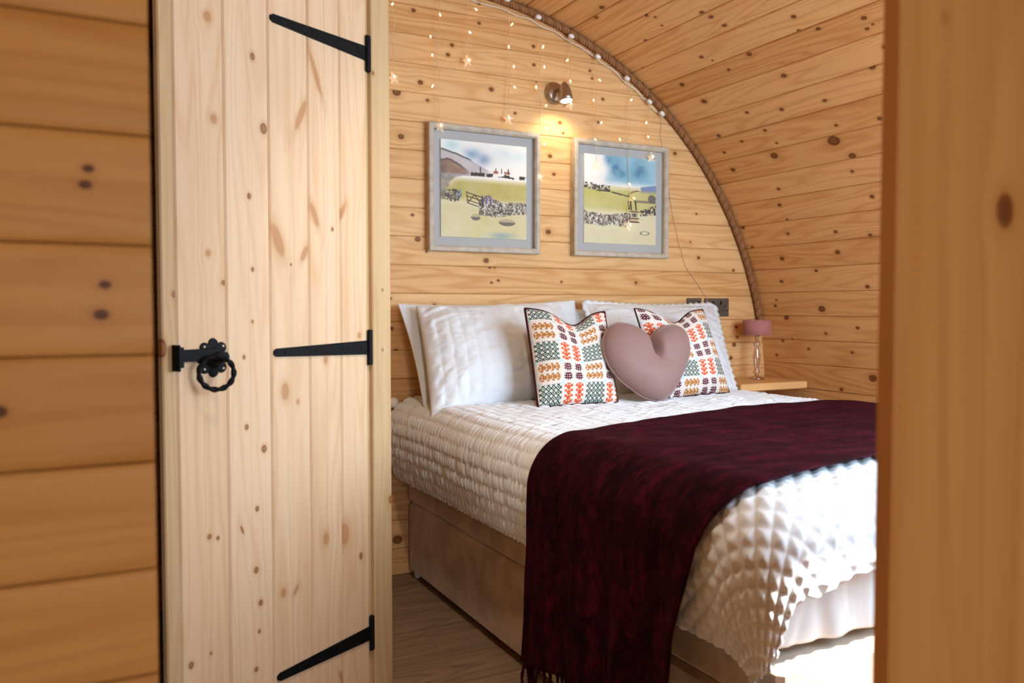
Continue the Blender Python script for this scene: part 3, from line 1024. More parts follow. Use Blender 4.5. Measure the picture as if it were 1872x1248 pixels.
for i in range(2, nt_b - 2, 5):
    p = P[0, i]
    ln = .085 + .015 * random.random()
    ph = random.random() * 6
    pts = [(p[0] - .002 + .003 * math.sin(ph + t_ * 5), p[1] + .006 * math.sin(ph * 1.7 + t_ * 4), p[2] + .004 - ln * t_) for t_ in np.linspace(0, 1, 9)]
    rr = [.0058, .0045, .0036, .005, .004, .0034, .0050, .0045, .003]
    Geo().tube(pts, rr, 6).build('tassel', M_TASSEL, throw, True)

# ------------------------------------------------------------------ pillows and cushions


def cushion(name, TL, TR_, BR, BL, thick, mats, n=90, pinch=(.03, .04), dip=0.0, dipw=.3, dipc=.5, wr=.006, tuck=0.0, color=None, seed=0, ex=2.4, pw=.55, back=.7, ear=0.0):
    TL, TR_, BR, BL = (np.array(q, float) for q in (TL, TR_, BR, BL))
    u = np.linspace(0, 1, n)[None, :] * np.ones((n, 1))
    v = np.linspace(0, 1, n)[:, None] * np.ones((1, n))      # v = 0 top
    # denser towards the edge so the seam closes softly
    uu = .5 - .5 * np.cos(math.pi * u) * (1 - .35) - .5 * .35 * (1 - 2 * u)
    vv = .5 - .5 * np.cos(math.pi * v) * (1 - .35) - .5 * .35 * (1 - 2 * v)
    U = .5 + (uu - .5) * (1 - pinch[0] * 2 * np.sin(math.pi * vv))
    V = .5 + (vv - .5) * (1 - pinch[1] * 2 * np.sin(math.pi * uu))
    V = V + dip * np.exp(-((uu - dipc) / dipw) ** 2) * (1 - vv) ** 2.0
    S = (TL * ((1 - U) * (1 - V))[..., None] + TR_ * (U * (1 - V))[..., None] + BR * (U * V)[..., None] + BL * ((1 - U) * V)[..., None])
    nrm = np.cross(BL - TL, TR_ - TL)
    nrm /= np.linalg.norm(nrm)
    if nrm[1] > 0: nrm = -nrm
    pr = (np.clip(1 - np.abs(2 * uu - 1) ** ex, 0, 1) * np.clip(1 - np.abs(2 * vv - 1) ** ex, 0, 1)) ** pw
    pr = pr * (1 - .55 * dip * 4 * np.exp(-((uu - dipc) / (dipw * .7)) ** 2) * (1 - vv) ** 1.2)
    edge = np.minimum(np.minimum(uu, 1 - uu), np.minimum(vv, 1 - vv))
    cr = fbm(uu * 5 + seed, vv * 5, seed) - .5
    rad = np.exp(-edge / .12)
    w2 = (vnoise(uu * 26 + seed, vv * 9, seed + 3) - .5) * rad + (vnoise(uu * 9, vv * 26 + seed, seed + 4) - .5) * rad
    hf = thick * pr + (wr * 2.0 * cr + wr * 1.6 * w2) * sstep(0, .06, edge)
    if tuck:
        t1 = uu * np.linalg.norm(TR_ - TL) / .042
        rid = np.floor(t1)
        hf = hf + tuck * np.abs(np.sin(math.pi * t1)) ** .7 * (.3 + .9 * vnoise(vv * 26 + rid * 9.3, rid * 2.1, seed)) * sstep(0, .05, edge)
    wx, wy = np.linalg.norm(TR_ - TL), np.linalg.norm(BL - TL)
    if tuck:
        q = fbm(uu * wx * 24 + 3 * fbm(vv * wy * 9, uu * wx * 5, seed + 9), vv * wy * 30, seed + 11, 3) - .5
        hf = hf + .013 * q * sstep(0, .05, edge) * (.45 + .9 * np.exp(-uu / .3))
    hb = thick * back * pr
    F = S + nrm * hf[..., None]
    Bk = S - nrm * hb[..., None]
    idF = np.arange(n * n).reshape(n, n)
    idB = idF.copy()
    inner = np.zeros((n, n), bool)
    inner[1:-1, 1:-1] = True
    idB[inner] = n * n + np.arange(inner.sum())
    Vt = np.concatenate([F.reshape(-1, 3), Bk[inner]])
    qf = np.stack([idF[:-1, :-1], idF[1:, :-1], idF[1:, 1:], idF[:-1, 1:]], -1).reshape(-1, 4)
    qb = np.stack([idB[:-1, :-1], idB[:-1, 1:], idB[1:, 1:], idB[1:, :-1]], -1).reshape(-1, 4)
    c = None
    if color is not None:
        c1 = color(uu, vv).reshape(-1, 3)
        c = np.concatenate([c1, np.full((inner.sum(), 3), .02)])
    o = raw_obj(name, Vt, np.concatenate([qf, qb]), mats, None, True, c, np.r_[np.zeros(len(qf)), np.full(len(qb), 1 if isinstance(mats, list) and len(mats) > 1 else 0)])
    rim = np.concatenate([F[0, :], F[1:, -1], F[-1, -2::-1], F[-2:0:-1, 0]])
    return o, rim, nrm


G_P = 'white bed pillows'
o, _, _ = cushion('pillow', (1.058, 3.000, 1.058), (1.845, 3.000, 1.076), (1.80, 2.80, .700), (1.075, 2.78, .690), .036, M_LINEN, 90, (.015, .035), wr=.006, seed=2, back=.8)
tag(o, 'white pillow at the back, next to the door, showing behind another pillow', 'pillow', G_P)
o, _, _ = cushion('pillow', (1.108, 2.935, 1.052), (1.735, 2.945, 1.066), (1.735, 2.665, .700), (1.050, 2.640, .662), .105, M_LINEN, 170, (.012, .045), wr=.008, tuck=.0035, seed=5, back=.35)
tag(o, 'large white pintuck pillow in front, leaning on the pillow by the door', 'pillow', G_P)
o, _, _ = cushion('pillow', (1.800, 3.000, 1.040), (2.530, 3.000, 1.046), (2.50, 2.82, .700), (1.84, 2.80, .700), .036, M_LINEN, 80, (.015, .035), wr=.006, seed=8, back=.8)
tag(o, 'white pillow hidden behind the scalloped pillow, below the wall sockets', 'pillow', G_P)
o, rim, nr = cushion('pillow', (1.862, 2.945, 1.060), (2.545, 2.940, 1.052), (2.430, 2.675, .702), (1.840, 2.665, .702), .100, M_LINEN, 170, (.012, .04), wr=.008, tuck=.0030, seed=12, back=.35)
tag(o, 'white pintuck pillow with scalloped edge nearest the bedside shelf', 'pillow', G_P)
# scalloped flange round that pillow
cen = rim.mean(0)
d = rim - cen
seglen = np.r_[0, np.cumsum(np.linalg.norm(np.diff(np.vstack([rim, rim[:1]]), axis=0), axis=1))]
out_ = np.roll(rim, -1, 0) - np.roll(rim, 1, 0)
out_ = np.cross(out_, nr)
out_ /= np.linalg.norm(out_, axis=1)[:, None] + 1e-9
if (out_ * d).sum() < 0: out_ = -out_
arc = np.linspace(0, seglen[-1], 520, endpoint=False)
rimc, outc = np.vstack([rim, rim[:1]]), np.vstack([out_, out_[:1]])
rs = np.stack([np.interp(arc, seglen, rimc[:, k]) for k in range(3)], 1)
os_ = np.stack([np.interp(arc, seglen, outc[:, k]) for k in range(3)], 1)
sc = .014 + .010 * np.abs(np.sin(arc * math.pi / .034))
ring3 = np.stack([rs - os_ * .006, rs + os_ * (sc * .5)[:, None] + nr * .003, rs + os_ * sc[:, None]], 0)
ring3 = np.concatenate([ring3, ring3[:, :1]], 1)
fl = grid_obj('scalloped_edge', ring3, M_LINEN, o)
md = fl.modifiers.new('thickness', 'SOLIDIFY')
md.thickness = .003


def tapestry(nx, ny, ou, ov):
    CREAM, GREEN, ORANGE, GOLD, PLUM, BLUE = (np.array(lin(*c)[:3]) for c in ((216, 206, 196), (22, 74, 68), (206, 88, 48), (172, 112, 52), (84, 22, 44), (176, 204, 214)))

    def fn(u, v):
        su, sv = u * nx * 20 + ou * 20, v * ny * 18 + ov * 18
        ci, ri = np.floor(su / 20), np.floor(sv / 18)
        x, y = su - ci * 20, sv - ri * 18
        i, j = np.floor(x), np.floor(y)
        out = np.ones(u.shape + (3,)) * CREAM
        odd = (ri % 2) == 1
        oc = (ci % 2) == 1
        fx, fy = np.abs((x / 4) % 1 - .5), np.abs((y / 4) % 1 - .5)
        ins = (x > 1) & (x < 19) & (y > 1) & (y < 17)
        lat = (np.abs(fx + fy - .5) < .15) | ((fx > .36) & (fy > .36)) | ((fx < .10) & (fy < .10) & False)
        out[lat & ins & ~odd & ~oc] = GREEN
        c = np.where(x < 10, 5, 15)
        dy = (j - 1) % 4
        half = np.where((dy == 0) | (dy == 3), 1.6, 3.6)
        m = (np.abs(x - c) <= half) & ins & ~((np.abs((x - c) % 2 - 1) < .5) & (dy == 1) & (np.abs(x - c) < 2.4))
        out[m & ~odd & oc] = ORANGE
        cj = np.where(y < 9, 5, 13)
        dx = (i - 2) % 4
        half = np.where((dx == 0) | (dx == 3), 1.6, 3.2)
        m = (np.abs(y - cj) <= half) & ins & (x > 2) & (x < 18) & ~((np.abs((y - cj) % 2 - 1) < .5) & (dx == 1) & (np.abs(y - cj) < 2.4))
        out[m & odd & ~oc] = GOLD
        di, dj = np.abs(x - c), np.abs(y - cj)
        m = ((di <= 2.5) & (dj <= 2.5)) | ((di <= 3.6) & (dj <= 2.5) & (j % 2 == 0)) | ((dj <= 3.4) & (di <= 2.5) & (i % 2 == 0))
        m &= ~((np.abs(di % 2 - 1) < .4) & (np.abs(dj % 2 - 1) < .4) & (di < 2) & (dj < 2)) & ins
        out[m & odd & oc] = PLUM
        b = ((x < 1.4) | (x > 18.6)) & ((y < 1.4) | (y > 16.6))
        out[b] = BLUE
        return out
    return fn


G_C = 'tapestry cushions'
def piping(rim, r, mat, parent):
    Geo().tube(rim[::2], r, 6, True).build('piping', mat, parent, True)
c1, rim, _ = cushion('cushion', (1.392, 2.600, 1.040), (1.712, 2.575, 1.028), (1.690, 2.455, .704), (1.378, 2.478, .700), .060, [M_TAPESTRY, M_MAROON], 270, (.008, .015), dip=.155, dipw=.22, dipc=.56, wr=.004, seed=17, color=tapestry(3.7, 4.6, .0, .35), back=1.0)
tag(c1, 'square woven tapestry cushion by the large white pillow, nearer the door', 'cushion', G_C)
piping(rim, .0050, M_MAROON, c1)
c2, rim, _ = cushion('cushion', (1.858, 2.590, 1.040), (2.205, 2.610, 1.036), (2.268, 2.520, .708), (1.900, 2.475, .702), .060, [M_TAPESTRY, M_MAROON], 270, (.008, .015), dip=.150, dipw=.22, dipc=.50, wr=.004, seed=23, color=tapestry(3.8, 4.6, 1.0, 1.25), back=1.0)
tag(c2, 'square woven tapestry cushion behind the heart, nearer the bedside shelf', 'cushion', G_C)
piping(rim, .0035, M_MAROON, c2)

# heart cushion
HP = [(-.021, .212), (-.046, .263), (-.088, .293), (-.135, .298), (-.18, .277), (-.209, .234), (-.215, .183), (-.201, .132), (-.171, .088), (-.132, .054), (-.087, .021), (-.035, .004), (-.003, .005), (.037, .025), (.083, .069), (.129, .126), (.158, .177), (.168, .234), (.152, .273), (.112, .289), (.058, .279), (.014, .254), (-.013, .224)]
def catmull(pts, k=10):
    P = np.array(pts, float)
    n = len(P)
    out = []
    for i in range(n):
        if i in (n - 1,):
            pass
        p0, p1, p2, p3 = P[(i - 1) % n], P[i], P[(i + 1) % n], P[(i + 2) % n]
        if i == 0: p0 = p1 + (p1 - p2) * .2
        if i == n - 1: p3 = p2 + (p2 - p1) * .2
        for t in np.linspace(0, 1, k, endpoint=False):
            out.append(.5 * ((2 * p1) + (-p0 + p2) * t + (2 * p0 - 5 * p1 + 4 * p2 - p3) * t * t + (-p0 + 3 * p1 - 3 * p2 + p3) * t ** 3))
    return np.array(out)
out2 = catmull(HP)
nO = len(out2)
cen = np.array([-.025, .140])
tl = math.radians(20)
E1, E2, E3 = np.array([1.0, 0, 0]), np.array([0, math.sin(tl), math.cos(tl)]), np.array([0, -math.cos(tl), math.sin(tl)])
ORG = np.array([1.853, 2.400, .706])
rho = 1 - (1 - np.linspace(0, 1, 42)) ** 1.6
Pl = cen + (out2[None] - cen) * rho[:, None, None]
T_ = .075 * (1 - rho ** 2.4) ** .52
notch = np.array([-.021, .212])
dn = np.abs(Pl[..., 0] - notch[0])
cre = np.exp(-(dn / .016) ** 2) * sstep(.135, .205, Pl[..., 1])
th = T_[:, None] * (1 - .85 * cre) + .004 * (fbm(Pl[..., 0] * 22, Pl[..., 1] * 22, 41) - .5) * (1 - rho[:, None] ** 6)
th = th - .010 * np.exp(-((Pl[..., 1] - .165) / .05) ** 2) * np.exp(-(dn / .10) ** 2) * (1 - rho[:, None])
F = ORG + E1 * Pl[..., :1] + E2 * Pl[..., 1:] + E3 * th[..., None]
K = ORG + E1 * Pl[..., :1] + E2 * Pl[..., 1:] - E3 * (T_[:, None] * .3 * np.ones_like(dn))[..., None]
nr_ = len(rho)
idF = np.arange(nr_ * nO).reshape(nr_, nO)
idK = idF + nr_ * nO
idK[-1] = idF[-1]
def polar(idx, fl):
    j2 = np.roll(np.arange(nO), -1)
    q = np.stack([idx[:-1, :], idx[1:, :], idx[1:, j2], idx[:-1, j2]], -1).reshape(-1, 4)
    return q[:, ::-1] if fl else q
hrt = raw_obj('heart_cushion', np.concatenate([F.reshape(-1, 3), K.reshape(-1, 3)]), np.concatenate([polar(idF, True), polar(idK, False)]), M_MAUVE)
tag(hrt, 'dusty mauve velvet heart-shaped cushion between the tapestry cushions', 'cushion')
Geo().tube(F[-1][::2], .004, 6, True).build('piping', M_MAUVE, hrt, True)

# ------------------------------------------------------------------ rope along the arch
rope = tag(empty('rope_trim', (VX, YB, VZ)), 'twisted brown rope edging the arch of the end wall', 'rope')
aa = np.linspace(math.radians(12), math.radians(150), 800)
RRc = VR - .016
for k in range(3):
    ph = aa * RRc / .042 * 2 * math.pi + k * 2 * math.pi / 3
    rr = RRc + .0088 * np.cos(ph)
    yy = YB - .018 + .0088 * np.sin(ph)
    Geo().tube(np.stack([rr * np.cos(aa), yy - YB, rr * np.sin(aa)], 1), .0064, 8).build('strand', M_ROPESHADE if k == 2 else M_ROPE, rope, True)

# ------------------------------------------------------------------ pictures


def picture1(u, v):
    c = np.ones(u.shape + (3,)) * np.array([236, 232, 224.])
    def blend(mask, col): 
        m = np.clip(mask, 0, 1)[..., None]
        c[:] = c * (1 - m) + np.array(col, float) * m
    n = fbm(u * 6, v * 6, 1)
    n2 = fbm(u * 16, v * 16, 2)
    n3 = .5 * vnoise(u * 120, v * 105, 3) + .5 * vnoise(u * 60, v * 52, 4)
    def blob(x, y, rx, ry): return np.exp(-(((u - x) / rx) ** 2 + ((v - y) / ry) ** 2) + (n - .5) * 2.0)
    blend(.45 * blob(.12, .06, .10, .06), (120, 190, 200))
    blend(.8 * blob(.36, .13, .09, .06), (70, 118, 160))
    blend(.8 * blob(.49, .18, .08, .06), (80, 110, 155))
    blend(.35 * blob(.85, .12, .25, .08), (140, 190, 205))
    ridge = .10 + .42 * u ** 1.35 + .012 * (n2 - .5)
    blend((v > ridge) * (v < .36) * sstep(.62, .5, u) * (.35 + .4 * n), (150, 138, 140))
    blend(np.exp(-((v - ridge) / .008) ** 2) * sstep(.38, .3, u) * .9, (60, 55, 62))
    ridge2 = .195 + .62 * np.maximum(u - .07, 0) ** 1.15 + .35 * np.maximum(.07 - u, 0) + .03 * (n2 - .5)
    blend((v > ridge2) * (v < .345) * sstep(.36, .26, u) * (.55 + .5 * n2), (150, 112, 84))
    blend(np.exp(-((v - ridge2) / .010) ** 2) * sstep(.36, .2, u) * .7, (66, 56, 60))
    blend((v > ridge2) * (v < .35) * sstep(.34, .2, u) * sstep(.35, .75, n) * .5, (92, 80, 84))
    blend((v > .36) * sstep(.36, .40, v), (216, 206, 172))
    f = sstep(.38, .44, v) * sstep(.66, .56, v) * sstep(.10, .25, u + (v - .4))
    blend(f * (.5 + .7 * n), (178, 164, 92))
    blend(sstep(.62, .70, v) * (.25 + .9 * (n - .3)), (198, 186, 128))
    blend(sstep(.9, .97, v) * blob(.7, .97, .15, .05), (150, 165, 160))
    hz = .325 + .03 * np.maximum(u - .7, 0)
    blend((np.abs(v - hz - .01) < .018 + .016 * (n3 - .5)) * ((u > .52) | ((u > .34) & (u < .5))) * (n2 > .42) * 1.0, (70, 62, 56))
    blend((u > .60) * (u < .80) * (v > .285) * (v < .312) * 1.0, (176, 120, 96))
    blend((u > .66) * (u < .73) * (v > .275) * (v < .335) * 1.0, (240, 236, 230))
    for x in (.63, .70, .78, .45): blend((np.abs(u - x) < .006) * (v > .255) * (v < .31), (90, 60, 54))
    path = np.abs(u - (.28 - 1.6 * np.sqrt(np.clip(v - .345, 0, 1)) ) )
    hl = (v > .352) * (v < .62) * sstep(.02, -.02, u - (.22 * np.exp(-(v - .352) / .035) + .085 + .05 * (n2 - .5)))
    blend(hl * (.25 + .6 * n2), (92, 84, 86))
    b1 = np.exp(-(((u - .14) / .10) ** 2 + ((v - .57) / .07) ** 2) * 1.2)
    blend((b1 > .35) * sstep(.42, .58, n3), (64, 58, 60))
    blend((b1 > .35) * sstep(.30, .2, n3), (230, 228, 226))
    blend((np.abs(u - .19) < .006) * (v > .52) * (v < .6) + (np.abs(u - .215) < .006) * (v > .50) * (v < .58), (78, 120, 170))
    blend(sstep(.3, .9, b1) * .5, (120, 112, 110))
    b2 = sstep(.40, .47, u) * sstep(.60 - .10 * np.exp(-((u - .55) / .1) ** 2), .63, v + .05 * (n2 - .5)) * sstep(.80, .745, v + .03 * (n - .5) + .05 * sstep(.6, 1.0, u))
    blend(sstep(.2, .8, b2) * .55, (132, 122, 118))
    blend(sstep(.25, .6, b2) * sstep(.42, .66, n3) * .8, (66, 58, 62))
    blend((b2 > .4) * sstep(.33, .22, n3), (226, 222, 222))
    for x in (.47, .52, .57): blend((np.abs(u - x) < .008) * (v > .555) * (v < .63), (110, 96, 150))
    def seg(x0, y0, x1, y1, w):
        d = np.hypot(x1 - x0, y1 - y0)
        t = np.clip(((u - x0) * (x1 - x0) + (v - y0) * (y1 - y0)) / d ** 2, 0, 1)
        return np.hypot(u - x0 - t * (x1 - x0), v - y0 - t * (y1 - y0)) < w
    for s_ in ((.29, .52, .30, .64), (.47, .56, .47, .66), (.29, .53, .47, .575), (.30, .57, .47, .61), (.30, .61, .47, .65), (.31, .63, .38, .55), (.38, .55, .46, .65), (.30, .64, .42, .67)):
        blend(seg(*s_, .005) * .9, (58, 50, 46))
    for (x, y, rx, ry) in ((.395, .785, .055, .034), (.765, .825, .10, .038)):
        e = ((u - x) / rx) ** 2 + ((v - y) / ry) ** 2
        blend((e < 1) * (.75 - .5 * ((y - v) / ry > .1)), (84, 78, 82))
    return c


def picture2(u, v):
    c = np.ones(u.shape + (3,)) * np.array([236, 232, 224.])
    def blend(mask, col):
        m = np.clip(mask, 0, 1)[..., None]
        c[:] = c * (1 - m) + np.array(col, float) * m
    n = fbm(u * 5, v * 5, 51)
    n2 = fbm(u * 15, v * 15, 52)
    n3 = .5 * vnoise(u * 118, v * 104, 53) + .5 * vnoise(u * 58, v * 52, 54)
    sky = sstep(.22, .36, u + .12 * (n - .5)) * sstep(.36, .26, v)
    blend(sky * (.55 + .5 * n), (126, 176, 196))
    for (x, y, rx, ry) in ((.42, .10, .07, .10), (.48, .2, .1, .06), (.76, .14, .10, .10), (.33, .05, .06, .05)):
        blend(.75 * np.exp(-(((u - x) / rx) ** 2 + ((v - y) / ry) ** 2) + (n2 - .5) * 2), (88, 132, 160))
    h1 = .335 + .05 * u + .02 * np.sin(u * 8)
    blend((v > .345 + .02 * (n - .5)) * 1.0, (214, 206, 168))
    blend((v > .30 + .14 * (1 - u)) * (u > .78) * (v < .40) * .8, (104, 124, 168))
    far = sstep(.36, .40, v) * sstep(.66, .58, v)
    blend(far * (.35 + .9 * n), (186, 178, 104))
    wood_ = (np.abs(v - h1 - .01) < .035 + .03 * (n2 - .5)) * (u < .36) 
    blend(wood_ * (n3 > .45), (74, 68, 76))
    blend((np.abs(v - (.40 + .16 * np.clip(u - .3, 0, .3))) < .008) * (u > .3) * (u < .62) * (n3 > .3), (60, 54, 56))
    tr = np.exp(-(((u - .94) / .06) ** 2 + ((v - .46) / .05) ** 2))
    blend((tr > .4) * .8, (92, 86, 96))
    blend((np.abs(v - .50) < .014) * (u > .68) * .7, (110, 98, 96))
    blend((np.abs(v - (.36 + .9 * (.74 - u) ** 2 * 3 + .02)) < .006) * (u > .6) * (u < .76), (80, 70, 66))
    bl = sstep(.62, .66, v + .05 * (n2 - .5) - .03 * np.sin(u * 5)) * sstep(.82, .76, v + .04 * (n - .5)) * sstep(.66, .60, u)
    blend(sstep(.2, .8, bl) * .5, (138, 124, 118))
    blend(sstep(.2, .6, bl) * sstep(.42, .64, n3) * .8, (70, 60, 64))
    blend((bl > .4) * sstep(.34, .22, n3), (228, 224, 222))
    br = sstep(.53, .57, v + .3 * (u - .95)) * sstep(.68, .63, v + .1 * (u - .9)) * sstep(.75, .79, u)
    blend((br > .4) * (n3 > .4), (74, 64, 72))
    for x in (.61, .64, .71): blend((np.abs(u - x - .1 * (v - .55)) < .010) * (v > .50) * (v < .60), (58, 46, 42))
    blend((u > .64) * (u < .74) * (v > .60) * (v < .74) * (.55), (168, 136, 104))
    blend((u > .66) * (u < .72) * (v > .64) * (v < .68) * (.9), (92, 84, 88))
    for y in (.62, .70, .74): blend((u > .62) * (u < .76) * (np.abs(v - y) < .006), (70, 54, 46))
    blend(sstep(.78, .9, v) * (.3 + .8 * (n2 - .35)), (206, 196, 158))
    e = ((u - .84) / .07) ** 2 + ((v - .865) / .025) ** 2
    blend((e < 1) * (e > .5) * .7, (84, 76, 78))
    return c


def srgb2lin(a):
    a = a / 255.0
    return np.where(a > .04045, ((a + .055) / 1.055) ** 2.4, a / 12.92)


def framed(name, x0, x1, z0, z1, fn, label):
    fr = tag(empty(name, ((x0 + x1) / 2, YB, (z0 + z1) / 2)), label, 'picture', 'framed watercolours over the bed')
    hw, hh = (x1 - x0) / 2, (z1 - z0) / 2
    fw, dep = .022, .034
    # moulding bars, mitred; local x right, y = depth (towards the room is -y), z up
    for k in range(4):
        if k % 2 == 0: a, b = hw, hh
        else: a, b = hh, hw
        prof = [(0, 0), (0, dep), (.004, dep + .003), (fw - .006, dep + .003), (fw, dep - .004), (fw, 0)]
        v = []
        for sgn in (-1, 1):
            for t, d_ in prof: v.append((sgn * (a - t), -d_, -(b - t)))
        m = len(prof)
        f = [tuple(range(m)), tuple(reversed(range(m, 2 * m)))] + [(i, m + i, m + (i + 1) % m, (i + 1) % m) for i in range(m)]
        Geo().add(v, f).build('frame_bar', M_FRAME, fr, M=Matrix.Rotation(math.pi / 2 * k, 4, 'Y'))
    Geo().box(-hw + fw - .002, hw - fw + .002, -.010, -.002, -hh + fw - .002, hh - fw + .002).build('mount', M_MOUNT, fr)
    pw, ph, pz = .190, .190, -.002 + .0
    Geo().box(-pw, pw, -.0165, -.010, -ph, ph).build('backing_card', M_PAPER, fr)
    n = 280
    u, v = np.meshgrid(np.linspace(0, 1, n), np.linspace(0, 1, n))
    P = np.stack([-pw + 2 * pw * u, np.full_like(u, -.0170), ph - 2 * ph * v], -1)
    grid_obj('print', P, M_PRINT, fr, False, False, srgb2lin(np.clip(fn(u, v), 0, 255)).reshape(-1, 3))
    return fr


framed('framed_picture', 1.194, 1.686, 1.266, 1.762, picture1, 'framed landscape print with gate, farmhouse and mountains, nearer the door')
framed('framed_picture', 1.852, 2.349, 1.266, 1.762, picture2, 'framed landscape print with wide blue sky, nearer the rope arch')

# ------------------------------------------------------------------ added fill light, out of view, to brighten the bed's shaded side
dl_x, dl_y = .66, 1.22
dl_z = VZ + math.sqrt((VR - .004) ** 2 - (dl_x - VX) ** 2)
dl = tag(empty('added_fill_light', (dl_x, dl_y, dl_z)), 'small round brushed fill light added overhead between door and bed', 'fill light')
Geo().lathe([(.034, -.014), (.046, -.014), (.050, -.008), (.050, .0), (.002, .002)], 28).build('rim', M_NICKEL, dl, True)
Geo().lathe([(.002, -.0125), (.034, -.0125), (.034, -.008), (.002, -.007)], 24).build('lens', M_BULB, dl, True)
dd_ = bpy.data.lights.new('fill_lamp', 'SPOT')
dd_.energy = 58.0
dd_.color = (1.0, .90, .76)
dd_.spot_size = math.radians(84)
dd_.spot_blend = .9
dd_.shadow_soft_size = .05
do_ = bpy.data.objects.new('fill_lamp', dd_)
COL.objects.link(do_)
do_.parent = dl
do_.location = (0, 0, -.03)
do_.rotation_euler = Vector((.50, .78, -1.62)).to_track_quat('-Z', 'Y').to_euler()

# ------------------------------------------------------------------ wall spotlight
sp = tag(empty('wall_spotlight', (1.771, YB, 1.942)), 'brushed metal wall spotlight lit above the gap between pictures', 'wall light')
Geo().lathe([(.002, 0), (.046, 0), (.047, .004), (.044, .012), (.030, .020), (.004, .023)], 32).build('wall_plate', M_NICKEL, sp, True, frame_matrix(XAX, ZAX, -YAX, (0, 0, 0)))
Geo().tube([(0, -.015, .004), (0, -.05, .010), (.001, -.085, .012)], .0075, 10).build('arm', M_NICKEL, sp, True)
hd = Geo().lathe([(.003, .085), (.010, .080), (.018, .066), (.0245, .042), (.0275, .018), (.0285, .0), (.0255, .0), (.0245, .006)], 28)
Mh = Matrix.Translation((.002, -.098, -.052)) @ Matrix.Rotation(math.radians(-14), 4, 'X')
head_o = hd.build('spot_head', M_NICKEL, sp, True, Mh)
Geo().lathe([(.002, .0015), (.0245, .0015), (.0235, .005), (.002, .006)], 24).build('bulb', M_BULB, head_o, True)
ld = bpy.data.lights.new('spot_lamp', 'SPOT')
ld.energy = 4.0
ld.color = (1.0, .80, .55)
ld.spot_size = math.radians(125)
ld.spot_blend = .8
ld.shadow_soft_size = .02
lo = bpy.data.objects.new('spot_lamp', ld)
COL.objects.link(lo)
lo.parent = sp
lo.location = (.002, -.098 - .004, -.060)
lo.rotation_euler = Vector((-.02, .36, -1)).to_track_quat('-Z', 'Y').to_euler()

# ------------------------------------------------------------------ fairy lights
fl_ = tag(empty('fairy_lights', (VX, YB, VZ + VR)), 'warm fairy light curtain with clear stars hanging from the arch', 'fairy lights')
FO = Vector((VX, YB, VZ + VR))
YL = 3.02
def arch_z(x, r): return VZ + math.sqrt(max(r * r - (x - VX) ** 2, 0))
xs = np.linspace(.95, 2.30, 90)
lead = [(x - FO.x, YB - .016 - FO.y + .003 * math.sin(x * 60), arch_z(x, VR - .045 - .006 * math.sin(x * 23) ** 2) - FO.z) for x in xs]
Geo().tube(lead, .0016, 6).build('lead_wire', M_WHITEPL, fl_, True)
cab = [(2.30, 1.915), (2.328, 1.897), (2.322, 1.824), (2.36, 1.64), (2.393, 1.473), (2.429, 1.350), (2.468, 1.239), (2.533, 1.164), (2.589, 1.101), (2.60, 1.06)]
Geo().tube([(a - FO.x, -.008, b - FO.z) for a, b in cab], .0012, 5).build('mains_wire', M_WIRE, fl_, True)
clips = CLIPS + [(1.38, arch_z(1.38, VR - .045)), (1.24, arch_z(1.24, VR - .045)), (1.06, arch_z(1.06, VR - .045))]
clip_me = Geo().box(-.013, .013, -.010, .010, -.008, .008, bev=.005).mesh('clip', M_WHITEPL, True)
for (x, z) in clips:
    o = bpy.data.objects.new('clip', clip_me)
    link(o, fl_)
    o.location = (x - FO.x, YL - .005 - FO.y, z - FO.z)
    o.rotation_euler = (0, math.atan2(x - VX, z - VZ), 0)
sv, sf = [], []
nst = 10
for zz in (-.0035, .0035):
    for k in range(nst):
        a = math.pi / 2 + k * math.pi / 5
        R = .024 if k % 2 == 0 else .0105
        sv.append((R * math.cos(a), zz, R * math.sin(a)))
sv += [(0, -.010, 0), (0, .010, 0)]
for k in range(nst):
    k2 = (k + 1) % nst
    sf += [(k, k2, 20), (10 + k2, 10 + k, 21), (k, 10 + k, 10 + k2, k2)]
star_me = Geo().add(sv, sf).mesh('star', M_STAR)
core_me = Geo().lathe([(.0005, -.006), (.0032, -.003), (.0034, .002), (.0005, .006)], 8).mesh('star_bulb', M_LED, True)
led_me = Geo().lathe([(.0004, -.007), (.0024, -.005), (.0030, 0), (.0024, .004), (.0004, .006)], 8).mesh('bulb', M_LED, True)
used = {i: [] for i in range(len(STARS))}
for (x, z) in LEDS:
    i = min(range(len(STARS)), key=lambda q: abs(STARS[q][0] - x) + (5 if STARS[q][1] > z + .02 else 0))
    used[i].append((x, z))
